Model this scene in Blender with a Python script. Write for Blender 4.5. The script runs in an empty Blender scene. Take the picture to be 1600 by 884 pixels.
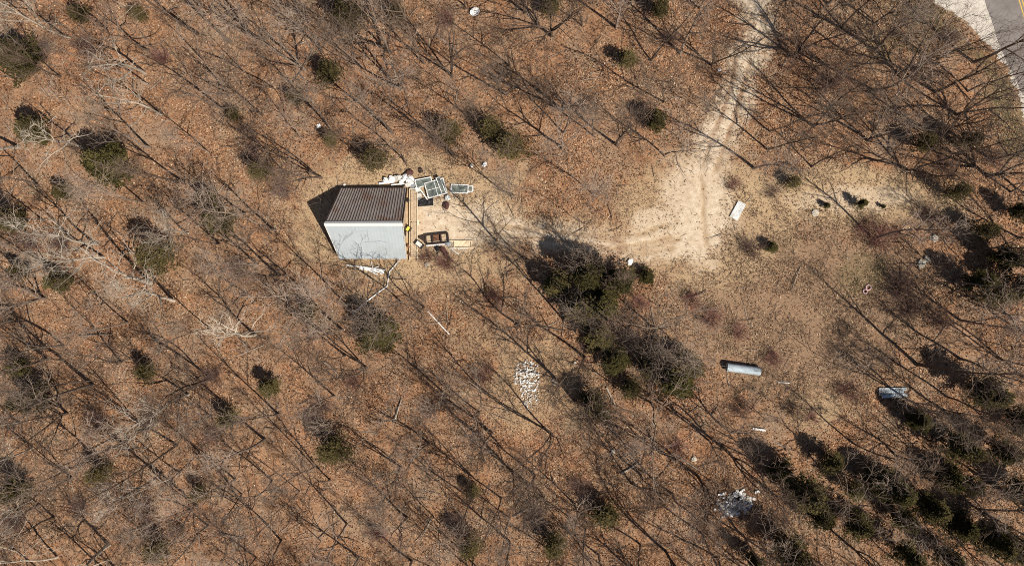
import bpy, bmesh, math, random
import numpy as np
from mathutils import Vector, Matrix, noise as mnoise

S = bpy.context.scene
C = S.collection
R = math.radians

# ------------------------------------------------------------------ camera
H = 85.0            # drone height over the ground, metres
F = 1186.0          # focal length in photo pixels (1600 wide)
cam_d = bpy.data.cameras.new('camera')
cam = bpy.data.objects.new('camera', cam_d)
C.objects.link(cam)
cam.location = (0, 0, H)
_zax = -Vector((-60, -12, -F)).normalized()
_xax = Vector((1, 0, 0)); _xax = (_xax - _zax * _xax.dot(_zax)).normalized()
_yax = _zax.cross(_xax)
CM = Matrix((_xax, _yax, _zax)).transposed()
cam.rotation_euler = CM.to_euler()
cam_d.sensor_fit = 'HORIZONTAL'
cam_d.angle = 2 * math.atan(800 / F)
cam_d.clip_end = 6000
S.camera = cam

# ------------------------------------------------------------------ light
SUN_EL = R(48)
SDIR = Vector((0.78, -0.625, 0)).normalized()        # towards the sun on the ground
w = bpy.data.worlds.new('World'); S.world = w; w.use_nodes = True
nt = w.node_tree
sky = nt.nodes.new('ShaderNodeTexSky'); sky.sky_type = 'NISHITA'; sky.sun_disc = False
sky.sun_elevation = SUN_EL
sky.sun_rotation = math.atan2(SDIR.x, SDIR.y)
nt.links.new(sky.outputs[0], nt.nodes['Background'].inputs[0])
nt.nodes['Background'].inputs[1].default_value = 0.05
sl = bpy.data.lights.new('sun', 'SUN'); sun = bpy.data.objects.new('sun', sl); C.objects.link(sun)
sl.energy = 4.8; sl.angle = R(0.5); sl.color = (1.0, 0.915, 0.80)
sv = Vector((SDIR.x * math.cos(SUN_EL), SDIR.y * math.cos(SUN_EL), math.sin(SUN_EL)))
sun.rotation_euler = sv.to_track_quat('Z', 'Y').to_euler()
sun.location = sv * 120
S.view_settings.view_transform = 'Standard'; S.view_settings.look = 'None'
S.view_settings.gamma = 1; S.view_settings.exposure = 0.46
S.render.engine = 'CYCLES'
S.cycles.max_bounces = 4; S.cycles.diffuse_bounces = 2; S.cycles.glossy_bounces = 2
S.cycles.transparent_max_bounces = 6
S.cycles.use_denoising = False
S.cycles.pixel_filter_type = 'BLACKMAN_HARRIS'; S.cycles.filter_width = 1.0

# ------------------------------------------------------------------ helpers
def at(px, py, z=0.0):
    "photo pixel (1600 x 884) -> world point at height z"
    d = CM @ Vector((px - 800, -(py - 442), -F))
    t = (z - H) / d.z
    return Vector((d.x * t, d.y * t, z))

def to_px(p):
    v = CM.transposed() @ (Vector(p) - Vector((0, 0, H)))
    return 800 + F * v.x / -v.z, 442 - F * v.y / -v.z

def tag(o, label=None, cat=None, group=None, kind=None):
    if label: o['label'] = label
    if cat: o['category'] = cat
    if group: o['group'] = group
    if kind: o['kind'] = kind
    return o

def empty(name, loc=(0, 0, 0), rz=0.0):
    o = bpy.data.objects.new(name, None); C.objects.link(o)
    o.location = loc; o.rotation_euler = (0, 0, rz); o.empty_display_size = .3
    return o

def copy_tree(o, parent=None):
    c = o.copy(); C.objects.link(c); c.parent = parent
    for ch in KIDS.get(o.name, []):
        k = copy_tree(ch, c)
        KIDS.setdefault(c.name, []).append(k)
    return c
KIDS = {}

class MB:
    def __init__(s): s.v = []; s.f = []; s.mi = []
    def add(s, vs, fs, m=0):
        b = len(s.v); s.v += [tuple(p) for p in vs]
        s.f += [tuple(i + b for i in f) for f in fs]; s.mi += [m] * len(fs)
        return s
    def box(s, c, size, rz=0, tilt=(0, 0), m=0, bev=0.0):
        hx, hy, hz = size[0] / 2, size[1] / 2, size[2] / 2
        M = Matrix.Rotation(rz, 3, 'Z') @ Matrix.Rotation(tilt[0], 3, 'X') @ Matrix.Rotation(tilt[1], 3, 'Y')
        c = Vector(c)
        vs = [c + M @ Vector((x * hx, y * hy, z * hz)) for z in (-1, 1) for y in (-1, 1) for x in (-1, 1)]
        s.add(vs, [(0, 2, 3, 1), (4, 5, 7, 6), (0, 1, 5, 4), (2, 6, 7, 3), (0, 4, 6, 2), (1, 3, 7, 5)], m)
        return s
    def bar(s, a, b, w_, h_, m=0):
        a = Vector(a); b = Vector(b); d = b - a; L = d.length; d.normalize()
        side = d.cross(Vector((0, 0, 1)))
        if side.length < 1e-3: side = Vector((1, 0, 0))
        side.normalize(); up = side.cross(d).normalized()
        vs = []
        for p in (a, b):
            for (x, z) in ((-1, -1), (1, -1), (1, 1), (-1, 1)):
                vs.append(p + side * x * w_ / 2 + up * z * h_ / 2)
        s.add(vs, [(0, 1, 2, 3), (7, 6, 5, 4), (0, 4, 5, 1), (1, 5, 6, 2), (2, 6, 7, 3), (3, 7, 4, 0)], m)
        return s
    def tube(s, pts, rad, n=8, cap=True, m=0):
        pts = [Vector(p) for p in pts]
        if not hasattr(rad, '__len__'): rad = [rad] * len(pts)
        b = len(s.v); prev = None
        for i, p in enumerate(pts):
            d = (pts[min(i + 1, len(pts) - 1)] - pts[max(i - 1, 0)]).normalized()
            if prev is None:
                a = d.cross(Vector((0.13, 0.37, 0.92))).normalized()
            else:
                a = (prev - d * prev.dot(d)).normalized()
            prev = a; c_ = d.cross(a)
            for k in range(n):
                t = 2 * math.pi * k / n
                s.v.append(tuple(p + (a * math.cos(t) + c_ * math.sin(t)) * rad[i]))
        for i in range(len(pts) - 1):
            for k in range(n):
                k2 = (k + 1) % n
                s.f.append((b + i * n + k, b + i * n + k2, b + (i + 1) * n + k2, b + (i + 1) * n + k)); s.mi.append(m)
        if cap:
            s.f.append(tuple(b + k for k in range(n))[::-1]); s.mi.append(m)
            e = b + (len(pts) - 1) * n
            s.f.append(tuple(e + k for k in range(n))); s.mi.append(m)
        return s
    def lump(s, c, r, rng, sub=1, flat=0.6, m=0):
        bm = bmesh.new(); bmesh.ops.create_icosphere(bm, subdivisions=sub, radius=1)
        sc = [rng.uniform(.7, 1.2) for _ in range(3)]; rz = rng.uniform(0, 6)
        M = Matrix.Rotation(rz, 3, 'Z')
        vs = []
        for v in bm.verts:
            q = Vector((v.co.x * sc[0], v.co.y * sc[1], v.co.z * sc[2] * flat)) * rng.uniform(.78, 1.15)
            vs.append(Vector(c) + M @ q * r)
        s.add(vs, [tuple(v.index for v in f.verts) for f in bm.faces], m); bm.free()
        return s
    def mesh(s, name, mats):
        me = bpy.data.meshes.new(name)
        me.from_pydata(s.v, [], s.f)
        for m in (mats if isinstance(mats, (list, tuple)) else [mats]): me.materials.append(m)
        if isinstance(mats, (list, tuple)) and len(mats) > 1: me.polygons.foreach_set('material_index', s.mi)
        me.update(); return me
    def build(s, name, mats, parent=None, bevel=0.0, smooth=False, origin=None):
        if origin is not None:
            o3 = Vector(origin); s.v = [tuple(Vector(p) - o3) for p in s.v]
        me = s.mesh(name, mats)
        if smooth: me.polygons.foreach_set('use_smooth', [True] * len(me.polygons))
        o = bpy.data.objects.new(name, me); C.objects.link(o)
        if origin is not None: o.location = origin
        if bevel:
            md = o.modifiers.new('bevel', 'BEVEL'); md.width = bevel; md.segments = 2; md.limit_method = 'ANGLE'
        if parent:
            o.parent = parent; KIDS.setdefault(parent.name, []).append(o)
        return o

# ------------------------------------------------------------------ materials
def new_mat(name):
    m = bpy.data.materials.new(name); m.use_nodes = True
    return m, m.node_tree, m.node_tree.nodes['Principled BSDF']

def N(nt, typ, **kw):
    n = nt.nodes.new(typ)
    for k, v in kw.items(): setattr(n, k, v)
    return n

def ramp(nt, stops, fac):
    r = nt.nodes.new('ShaderNodeValToRGB'); el = r.color_ramp.elements
    while len(el) < len(stops): el.new(0.5)
    for e, (p, c) in zip(el, stops): e.position = p; e.color = (*c, 1)
    nt.links.new(fac, r.inputs[0]); return r.outputs[0]

def mat(name, col, rough=0.8, metal=0.0, var=0.25, scale=3.0, dirt=None, bump=0.15, rnd=0.0, spec=0.3):
    "plain surface with two scales of tone variation, optional stains, small bump"
    m, nt, b = new_mat(name)
    tc = N(nt, 'ShaderNodeTexCoord')
    n1 = N(nt, 'ShaderNodeTexNoise'); n1.inputs['Scale'].default_value = scale; n1.inputs['Detail'].default_value = 6
    n1.inputs['Roughness'].default_value = .65
    nt.links.new(tc.outputs['Object'], n1.inputs['Vector'])
    lo = tuple(max(0, c * (1 - var)) for c in col); hi = tuple(min(1, c * (1 + var)) for c in col)
    out = ramp(nt, [(0.3, lo), (0.7, hi)], n1.outputs['Fac'])
    if dirt:
        n2 = N(nt, 'ShaderNodeTexNoise'); n2.inputs['Scale'].default_value = scale * .45; n2.inputs['Detail'].default_value = 8
        nt.links.new(tc.outputs['Object'], n2.inputs['Vector'])
        mr = N(nt, 'ShaderNodeMapRange'); mr.inputs['From Min'].default_value = .5; mr.inputs['From Max'].default_value = .68
        nt.links.new(n2.outputs['Fac'], mr.inputs['Value'])
        mx = N(nt, 'ShaderNodeMix', data_type='RGBA'); nt.links.new(mr.outputs[0], mx.inputs[0])
        nt.links.new(out, mx.inputs[6]); mx.inputs[7].default_value = (*dirt, 1); out = mx.outputs[2]
    if rnd:
        oi = N(nt, 'ShaderNodeObjectInfo')
        mr2 = N(nt, 'ShaderNodeMapRange'); mr2.inputs['To Min'].default_value = 1 - rnd; mr2.inputs['To Max'].default_value = 1 + rnd
        nt.links.new(oi.outputs['Random'], mr2.inputs['Value'])
        hs = N(nt, 'ShaderNodeHueSaturation'); nt.links.new(out, hs.inputs['Color']); nt.links.new(mr2.outputs[0], hs.inputs['Value'])
        out = hs.outputs[0]
    nt.links.new(out, b.inputs['Base Color'])
    b.inputs['Roughness'].default_value = rough; b.inputs['Metallic'].default_value = metal
    b.inputs['Specular IOR Level'].default_value = spec
    if bump:
        bp = N(nt, 'ShaderNodeBump'); bp.inputs['Strength'].default_value = bump; bp.inputs['Distance'].default_value = .03
        nt.links.new(n1.outputs['Fac'], bp.inputs['Height']); nt.links.new(bp.outputs[0], b.inputs['Normal'])
    return m

M = {}
M['bark'] = mat('grey_bark', (.22, .17, .135), .95, var=.35, scale=6, rnd=.38, spec=.1)
M['bark_pale'] = mat('pale_bark', (.38, .33, .27), .95, var=.25, scale=5, rnd=.2, spec=.1)
M['bark_dark'] = mat('dark_bark', (.125, .09, .068), .95, var=.3, scale=6, rnd=.3, spec=.1)
M['brush'] = mat('purple_brown_twigs', (.16, .105, .09), .95, var=.3, scale=6, rnd=.3, spec=.1)
M['brush_red'] = mat('red_brown_twigs', (.20, .10, .085), .95, var=.3, scale=6, rnd=.25, spec=.1)
M['roof'] = mat('galvanised_roofing', (.36, .405, .43), .6, .0, var=.05, scale=.9, bump=0, spec=.4, dirt=(.32, .355, .37))
M['roof_brown'] = mat('brown_grey_roofing', (.27, .235, .215), .65, .0, var=.22, scale=1.3, bump=0, dirt=(.22, .15, .12))  # darker and browner than the roofing of the other slope
M['cap'] = mat('pale_ridge_metal', (.62, .64, .64), .45, .1, var=.06, scale=3, bump=0)
M['wood'] = mat('weathered_lumber', (.46, .36, .25), .85, var=.3, scale=9, dirt=(.3, .22, .15))
M['wood_new'] = mat('pale_lumber', (.66, .54, .38), .8, var=.15, scale=9)
M['wood_dark'] = mat('dark_brown_boards', (.035, .022, .017), .7, var=.35, scale=6)
M['rust'] = mat('rust', (.17, .085, .05), .9, var=.5, scale=7, dirt=(.07, .03, .02))
M['white'] = mat('chalky_white_paint', (.80, .80, .79), .6, var=.08, scale=5, dirt=(.58, .55, .51))
M['white_d'] = mat('dirty_white_board', (.62, .60, .56), .8, var=.2, scale=4, dirt=(.3, .27, .23), rnd=.2)
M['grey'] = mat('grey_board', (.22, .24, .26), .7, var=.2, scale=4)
M['black'] = mat('black_plastic', (.012, .011, .013), .6, var=.4, scale=5)
M['yellow'] = mat('yellow_plastic', (.72, .62, .10), .4, var=.1, scale=4)
M['maroon'] = mat('maroon_cloth', (.09, .042, .035), .9, var=.4, scale=7)
M['zinc'] = mat('zinc_metal', (.40, .47, .52), .7, .05, var=.12, scale=2.5, dirt=(.33, .38, .41))
M['zinc_in'] = mat('pipe_inside', (.16, .17, .18), .8, .2, var=.3, scale=3)
M['stone'] = mat('pale_stone', (.40, .36, .30), .9, var=.3, scale=4, dirt=(.24, .19, .14), rnd=.25)
M['pink'] = mat('faded_pink_plastic', (.5, .32, .34), .7, var=.15, scale=4)
M['slab'] = mat('pale_grey_foam', (.58, .60, .60), .8, var=.1, scale=2.5, dirt=(.42, .41, .38))

def glass_mat():
    m, nt, b = new_mat('dusty_glass')
    tc = N(nt, 'ShaderNodeTexCoord'); n = N(nt, 'ShaderNodeTexNoise'); n.inputs['Scale'].default_value = 2.5; n.inputs['Detail'].default_value = 5
    nt.links.new(tc.outputs['Object'], n.inputs['Vector'])
    nt.links.new(ramp(nt, [(.35, (.10, .12, .11)), (.62, (.22, .25, .23)), (.75, (.45, .46, .43))], n.outputs['Fac']), b.inputs['Base Color'])
    b.inputs['Roughness'].default_value = .15; b.inputs['Alpha'].default_value = .8
    return m
M['glass'] = glass_mat()

def attr_mat(name, rough=.9, spec=.15, trans=0.0):
    m, nt, b = new_mat(name)
    a = N(nt, 'ShaderNodeAttribute'); a.attribute_name = 'tone'
    oi = N(nt, 'ShaderNodeObjectInfo')
    mr = N(nt, 'ShaderNodeMapRange'); mr.inputs['To Min'].default_value = .75; mr.inputs['To Max'].default_value = 1.25
    nt.links.new(oi.outputs['Random'], mr.inputs['Value'])
    hs = N(nt, 'ShaderNodeHueSaturation'); nt.links.new(a.outputs['Color'], hs.inputs['Color']); nt.links.new(mr.outputs[0], hs.inputs['Value'])
    nt.links.new(hs.outputs[0], b.inputs['Base Color'])
    b.inputs['Roughness'].default_value = rough; b.inputs['Specular IOR Level'].default_value = spec
    return m
M['tone'] = attr_mat('foliage_tones')
M['leaf'] = attr_mat('dead_leaf_tones')

def np_mesh(name, verts, nper, mats, tone=None):
    "verts: (n*nper, 3) array, every nper consecutive vertices one face"
    me = bpy.data.meshes.new(name); nv = len(verts); nf = nv // nper
    me.vertices.add(nv); me.vertices.foreach_set('co', np.ascontiguousarray(verts, dtype=np.float32).ravel())
    me.loops.add(nv); me.loops.foreach_set('vertex_index', np.arange(nv, dtype=np.int32))
    me.polygons.add(nf); me.polygons.foreach_set('loop_start', np.arange(0, nv, nper, dtype=np.int32))
    if tone is not None:
        a = me.attributes.new('tone', 'FLOAT_COLOR', 'POINT')
        t = np.ones((nv, 4), dtype=np.float32); t[:, :3] = np.repeat(tone, nper, axis=0)
        a.data.foreach_set('color', t.ravel())
    me.materials.append(mats); me.update(calc_edges=True); me.validate()
    return me

# ------------------------------------------------------------------ ground zones (world space)
def wpt(px, py): p = at(px, py); return (p.x, p.y)
TRACK = [(1168, -60, 24), (1172, -10, 26), (1186, 40, 22), (1176, 80, 22), (1158, 120, 22), (1138, 170, 23), (1116, 220, 28),
         (1100, 265, 34), (1092, 310, 38), (1098, 345, 46), (1092, 372, 40), (1040, 382, 22), (990, 385, 19),
         (940, 377, 20), (880, 367, 18), (820, 361, 19), (770, 356, 25), (720, 348, 36), (680, 345, 42)]
TRACK_W = [(*wpt(x, y), r * .0717) for x, y, r in TRACK]
EDGE = [(1430, -40), (1452, 0), (1500, 28), (1541, 66), (1570, 102), (1588, 140), (1600, 195), (1614, 260), (1640, 420), (1680, 700)]
ROAD_L = [(1528, -60), (1545, 0), (1568, 60), (1583, 100), (1597, 140), (1618, 230), (1655, 420), (1720, 760)]
ROAD_C = [(1580, -60), (1594, 0), (1614, 60), (1635, 100), (1655, 140), (1688, 230), (1708, 420), (1780, 760)]

def dist_poly(X, Y, pts):
    "signed margin (radius - distance) to a tapered polyline; positive inside"
    best = np.full(X.shape, -1e9)
    for (x0, y0, r0), (x1, y1, r1) in zip(pts[:-1], pts[1:]):
        dx, dy = x1 - x0, y1 - y0; L2 = dx * dx + dy * dy
        t = np.clip(((X - x0) * dx + (Y - y0) * dy) / L2, 0, 1)
        d = np.hypot(X - x0 - t * dx, Y - y0 - t * dy)
        best = np.maximum(best, (r0 + (r1 - r0) * t) - d)
    return best

_rs = np.random.RandomState(5)
_perm = _rs.rand(256, 256)
def vnoise(X, Y, s, off=0.0):
    "tileable value noise"
    x = X / s + off; y = Y / s + off * 1.7
    xi = np.floor(x).astype(int); yi = np.floor(y).astype(int); fx = x - xi; fy = y - yi
    fx = fx * fx * (3 - 2 * fx); fy = fy * fy * (3 - 2 * fy)
    g = lambda a, b: _perm[a % 256, b % 256]
    return (g(xi, yi) * (1 - fx) + g(xi + 1, yi) * fx) * (1 - fy) + (g(xi, yi + 1) * (1 - fx) + g(xi + 1, yi + 1) * fx) * fy
def fnoise(X, Y, s, off=0.0):
    return (vnoise(X, Y, s, off) * .5 + vnoise(X, Y, s / 2, off + 9) * .27 + vnoise(X, Y, s / 4, off + 23) * .15 + vnoise(X, Y, s / 8, off + 41) * .08)
def sstep(a, b, x):
    t = np.clip((x - a) / (b - a), 0, 1); return t * t * (3 - 2 * t)
def ell(X, Y, px, py, rx, ry, rot=0):
    cx, cy = wpt(px, py); c, s = math.cos(rot), math.sin(rot)
    u = (X - cx) * c + (Y - cy) * s; v = -(X - cx) * s + (Y - cy) * c
    return 1 - np.hypot(u / (rx * .0717), v / (ry * .0717))

def zones(X, Y):
    wv = (fnoise(X, Y, 3.2, 3) - .5) * 3.4 + (fnoise(X, Y, .9, 31) - .5) * 2.4
    dirt = sstep(-1.3, 1.5, dist_poly(X, Y, TRACK_W) + wv * .8)
    dirt = np.maximum(dirt, .8 * sstep(-.1, .5, ell(X, Y, 1025, 348, 46, 28) + wv * .14))
    dirt = np.maximum(dirt, .8 * sstep(-.1, .5, ell(X, Y, 1085, 300, 62, 75) + wv * .12))
    dirt = np.maximum(dirt, .62 * sstep(-.1, .6, ell(X, Y, 690, 345, 70, 55) + wv * .15))
    tan = sstep(-.25, .35, ell(X, Y, 640, 345, 190, 105) + wv * .22)                       # yard
    tan = np.maximum(tan, sstep(-.2, .25, ell(X, Y, 1300, 308, 190, 44, -.03) + wv * .18)); dirt = np.maximum(dirt, .6 * sstep(-.1, .5, ell(X, Y, 1330, 312, 120, 22, 0) + wv * .25))   # sandy strip
    tan = np.maximum(tan, .8 * sstep(-.2, .3, ell(X, Y, 1100, 340, 150, 110) + wv * .2))
    tan = np.maximum(tan, .75 * sstep(-.2, .5, ell(X, Y, 1270, 640, 60, 38) + wv * .3))
    tan = np.maximum(tan, .6 * sstep(-.2, .5, ell(X, Y, 830, 600, 120, 80, -.5) + wv * .3))
    tan = np.maximum(tan, .55 * sstep(-.2, .5, ell(X, Y, 880, 360, 150, 36) + wv * .3))
    clear = sstep(-.15, .3, ell(X, Y, 1240, 470, 215, 165, -.35) + wv * .16)                # dry grass clearing
    green = sstep(-1.6, .4, -np.abs(dist_poly(X, Y, [(*wpt(x, y), 0) for x, y in EDGE[:7]]) + 1.6) + wv * .9 + .6) * .8
    green = np.maximum(green, .5 * sstep(-.1, .5, ell(X, Y, 1440, 40, 90, 60) + wv * .4))
    green = np.maximum(green, .45 * sstep(0, .5, ell(X, Y, 1345, 430, 60, 45) + wv * .3))
    return dirt, tan, clear, green

# ---- ground material: reads the zone attributes of the sheet
def ground_mat():
    m, nt, b = new_mat('forest_floor')
    L = nt.links
    tc = N(nt, 'ShaderNodeTexCoord'); P = tc.outputs['Object']
    def noise(sc, det=6, ro=.6, dist=0):
        n = N(nt, 'ShaderNodeTexNoise'); n.inputs['Scale'].default_value = sc; n.inputs['Detail'].default_value = det
        n.inputs['Roughness'].default_value = ro; n.inputs['Distortion'].default_value = dist
        L.new(P, n.inputs['Vector']); return n.outputs['Fac']
    def mix(f, a, c, blend='MIX'):
        x = N(nt, 'ShaderNodeMix', data_type='RGBA', blend_type=blend)
        for s, v in ((0, f), (6, a), (7, c)):
            if hasattr(v, 'is_linked'): L.new(v, x.inputs[s])
            else: x.inputs[s].default_value = v if s == 0 else (*v, 1)
        return x.outputs[2]
    at_ = N(nt, 'ShaderNodeAttribute'); at_.attribute_name = 'zone'
    sep = N(nt, 'ShaderNodeSeparateColor'); L.new(at_.outputs['Color'], sep.inputs[0])
    vor = N(nt, 'ShaderNodeTexVoronoi'); vor.inputs['Scale'].default_value = 6.5; L.new(P, vor.inputs['Vector'])
    vs = N(nt, 'ShaderNodeSeparateColor'); L.new(vor.outputs['Color'], vs.inputs[0])
    fine = noise(9, 8, .75); mid = noise(.55, 6, .6); big = noise(.12, 4, .55)
    litter = ramp(nt, [(.0, (.06, .030, .018)), (.25, (.17, .085, .045)), (.55, (.31, .175, .10)), (.85, (.43, .26, .15)), (1, (.56, .43, .30))], vs.outputs[0])
    litter2 = ramp(nt, [(.3, (.075, .04, .024)), (.5, (.27, .155, .09)), (.7, (.45, .30, .19))], fine)
    col = mix(.5, litter, litter2)
    orange = ramp(nt, [(.4, (.0, .0, .0)), (.62, (1, 1, 1))], mid)
    col = mix(orange, col, mix(.5, col, (.35, .165, .078)))
    duff = ramp(nt, [(.45, (0, 0, 0)), (.66, (1, 1, 1))], noise(.23, 6, .62))
    col = mix(duff, col, mix(.6, col, (.29, .225, .16)))
    tan = ramp(nt, [(.25, (.20, .13, .075)), (.5, (.40, .285, .17)), (.72, (.56, .44, .29))], fine)
    grass = ramp(nt, [(.25, (.085, .05, .032)), (.48, (.25, .16, .10)), (.75, (.40, .285, .19))], noise(7, 9, .8, .6))
    dirt = ramp(nt, [(.25, (.38, .285, .195)), (.5, (.55, .445, .325)), (.7, (.68, .59, .46))], noise(1.6, 9, .72))
    green = ramp(nt, [(.3, (.06, .055, .025)), (.6, (.16, .14, .07)), (.8, (.30, .25, .15))], fine)
    wet = ramp(nt, [(.52, (0, 0, 0)), (.68, (1, 1, 1))], noise(.34, 7, .65, .4))
    col = mix(wet, col, mix(.5, col, (.085, .05, .034)))
    col = mix(sep.outputs[2], col, grass)
    col = mix(sep.outputs[1], col, tan)
    col = mix(at_.outputs['Alpha'], col, green)
    col = mix(sep.outputs[0], col, dirt)
    L.new(col, b.inputs['Base Color'])
    b.inputs['Roughness'].default_value = .95; b.inputs['Specular IOR Level'].default_value = .1
    bp = N(nt, 'ShaderNodeBump'); bp.inputs['Strength'].default_value = .9; bp.inputs['Distance'].default_value = .08
    mm = N(nt, 'ShaderNodeMath', operation='ADD'); L.new(fine, mm.inputs[0]); L.new(noise(2.2, 7, .7), mm.inputs[1])
    L.new(mm.outputs[0], bp.inputs['Height']); L.new(bp.outputs[0], b.inputs['Normal'])
    return m
M['ground'] = ground_mat()

def gravel_mat():
    m, nt, b = new_mat('pale_gravel'); L = nt.links
    tc = N(nt, 'ShaderNodeTexCoord')
    n = N(nt, 'ShaderNodeTexNoise'); n.inputs['Scale'].default_value = .8; n.inputs['Detail'].default_value = 10; n.inputs['Roughness'].default_value = .75
    v = N(nt, 'ShaderNodeTexVoronoi'); v.inputs['Scale'].default_value = 14
    L.new(tc.outputs['Object'], n.inputs['Vector']); L.new(tc.outputs['Object'], v.inputs['Vector'])
    s = N(nt, 'ShaderNodeSeparateColor'); L.new(v.outputs['Color'], s.inputs[0])
    a = N(nt, 'ShaderNodeMath', operation='MULTIPLY_ADD'); L.new(s.outputs[0], a.inputs[0]); a.inputs[1].default_value = .3; L.new(n.outputs['Fac'], a.inputs[2])
    L.new(ramp(nt, [(.35, (.28, .245, .20)), (.6, (.44, .40, .35)), (.85, (.58, .54, .48))], a.outputs[0]), b.inputs['Base Color'])
    b.inputs['Roughness'].default_value = .95; b.inputs['Specular IOR Level'].default_value = .1
    bp = N(nt, 'ShaderNodeBump'); bp.inputs['Strength'].default_value = .5; bp.inputs['Distance'].default_value = .03
    L.new(a.outputs[0], bp.inputs['Height']); L.new(bp.outputs[0], b.inputs['Normal'])
    return m
M['gravel'] = gravel_mat()

def asphalt_mat():
    m, nt, b = new_mat('worn_asphalt'); L = nt.links
    tc = N(nt, 'ShaderNodeTexCoord')
    n = N(nt, 'ShaderNodeTexNoise'); n.inputs['Scale'].default_value = .7; n.inputs['Detail'].default_value = 10; n.inputs['Roughness'].default_value = .7
    L.new(tc.outputs['Object'], n.inputs['Vector'])
    L.new(ramp(nt, [(.3, (.135, .118, .11)), (.5, (.175, .155, .147)), (.7, (.22, .20, .188))], n.outputs['Fac']), b.inputs['Base Color'])
    v = N(nt, 'ShaderNodeTexVoronoi', feature='DISTANCE_TO_EDGE'); v.inputs['Scale'].default_value = .22
    w_ = N(nt, 'ShaderNodeVectorMath', operation='ADD'); L.new(tc.outputs['Object'], w_.inputs[0]); L.new(n.outputs['Color'], w_.inputs[1]); L.new(w_.outputs[0], v.inputs['Vector'])
    base = b.inputs['Base Color'].links[0].from_socket
    mx = N(nt, 'ShaderNodeMix', data_type='RGBA'); L.new(ramp(nt, [(.0, (.35, .35, .35)), (.02, (0, 0, 0))], v.outputs['Distance']), mx.inputs[0])
    L.new(base, mx.inputs[6]); mx.inputs[7].default_value = (.07, .062, .058, 1); L.new(mx.outputs[2], b.inputs['Base Color'])
    b.inputs['Roughness'].default_value = .85
    return m
M['asphalt'] = asphalt_mat()
M['yellow_line'] = mat('worn_yellow_line', (.55, .36, .09), .8, var=.2, scale=2, dirt=(.3, .24, .14))

# ------------------------------------------------------------------ ground sheet, split into ground / dirt track / shoulder
CELL = .22
x0, y0 = -66.0, -40.0; nx, ny = int(132 / CELL), int(80 / CELL)
gx = x0 + np.arange(nx + 1) * CELL; gy = y0 + np.arange(ny + 1) * CELL
GX, GY = np.meshgrid(gx, gy)
GZ = (fnoise(GX, GY, 2.4, 7) - .5) * .07
GZ *= np.clip(np.minimum.reduce([GX - x0, x0 + 132 - GX, GY - y0, y0 + 80 - GY]) / 2, 0, 1)
zd, zt, zc, zg = zones(GX, GY)
# wheel ruts worn into the track: real grooves, damp darker soil in them
RUTS = [[(968, 393), (1000, 389), (1030, 383), (1062, 374)], [(962, 386), (990, 383), (1020, 378), (1048, 371)], [(985, 398), (1020, 394), (1050, 386)],
        [(1096, 275), (1100, 310), (1100, 350), (1104, 380), (1114, 402)],
        [(1150, 90), (1143, 130), (1128, 180), (1112, 215), (1098, 260)], [(1172, 95), (1160, 140), (1148, 185), (1134, 225), (1118, 268)],
        [(740, 348), (800, 356), (870, 362), (930, 370), (975, 378)], [(745, 362), (800, 369), (870, 375), (930, 384), (975, 392)], [(925, 364), (960, 368), (1000, 366), (1040, 352)]]
rut = np.full(GX.shape, -9.)
for rl in RUTS:
    rut = np.maximum(rut, dist_poly(GX, GY, [(*wpt(x, y), .22) for x, y in rl]))
rut = sstep(-.22, .16, rut + (fnoise(GX, GY, .7, 4) - .5) * .35)
GZ -= .05 * rut
zd = zd * (1 - .75 * rut * (.5 + fnoise(GX, GY, 1.5, 19))); zc = np.maximum(zc, .6 * rut)
edge_w = [wpt(x, y) for x, y in EDGE]
road_w = [wpt(x, y) for x, y in ROAD_L]; cen_w = [wpt(x, y) for x, y in ROAD_C]
def right_of(X, Y, pl):
    "x of the polyline at this y, subtracted from X"
    ys = np.array([p[1] for p in pl])[::-1]; xs = np.array([p[0] for p in pl])[::-1]
    return X - np.interp(Y, ys, xs)
CX, CY = (GX[:-1, :-1] + CELL / 2), (GY[:-1, :-1] + CELL / 2)
sh = right_of(CX, CY, edge_w) + (fnoise(CX, CY, .8, 77) - .5) * 1.6 > 0
GZ *= np.clip(-(right_of(GX, GY, edge_w) + 1.2) / 1.5, 0, 1)
sh &= False
drt = (zd[:-1, :-1] > .5)
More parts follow.
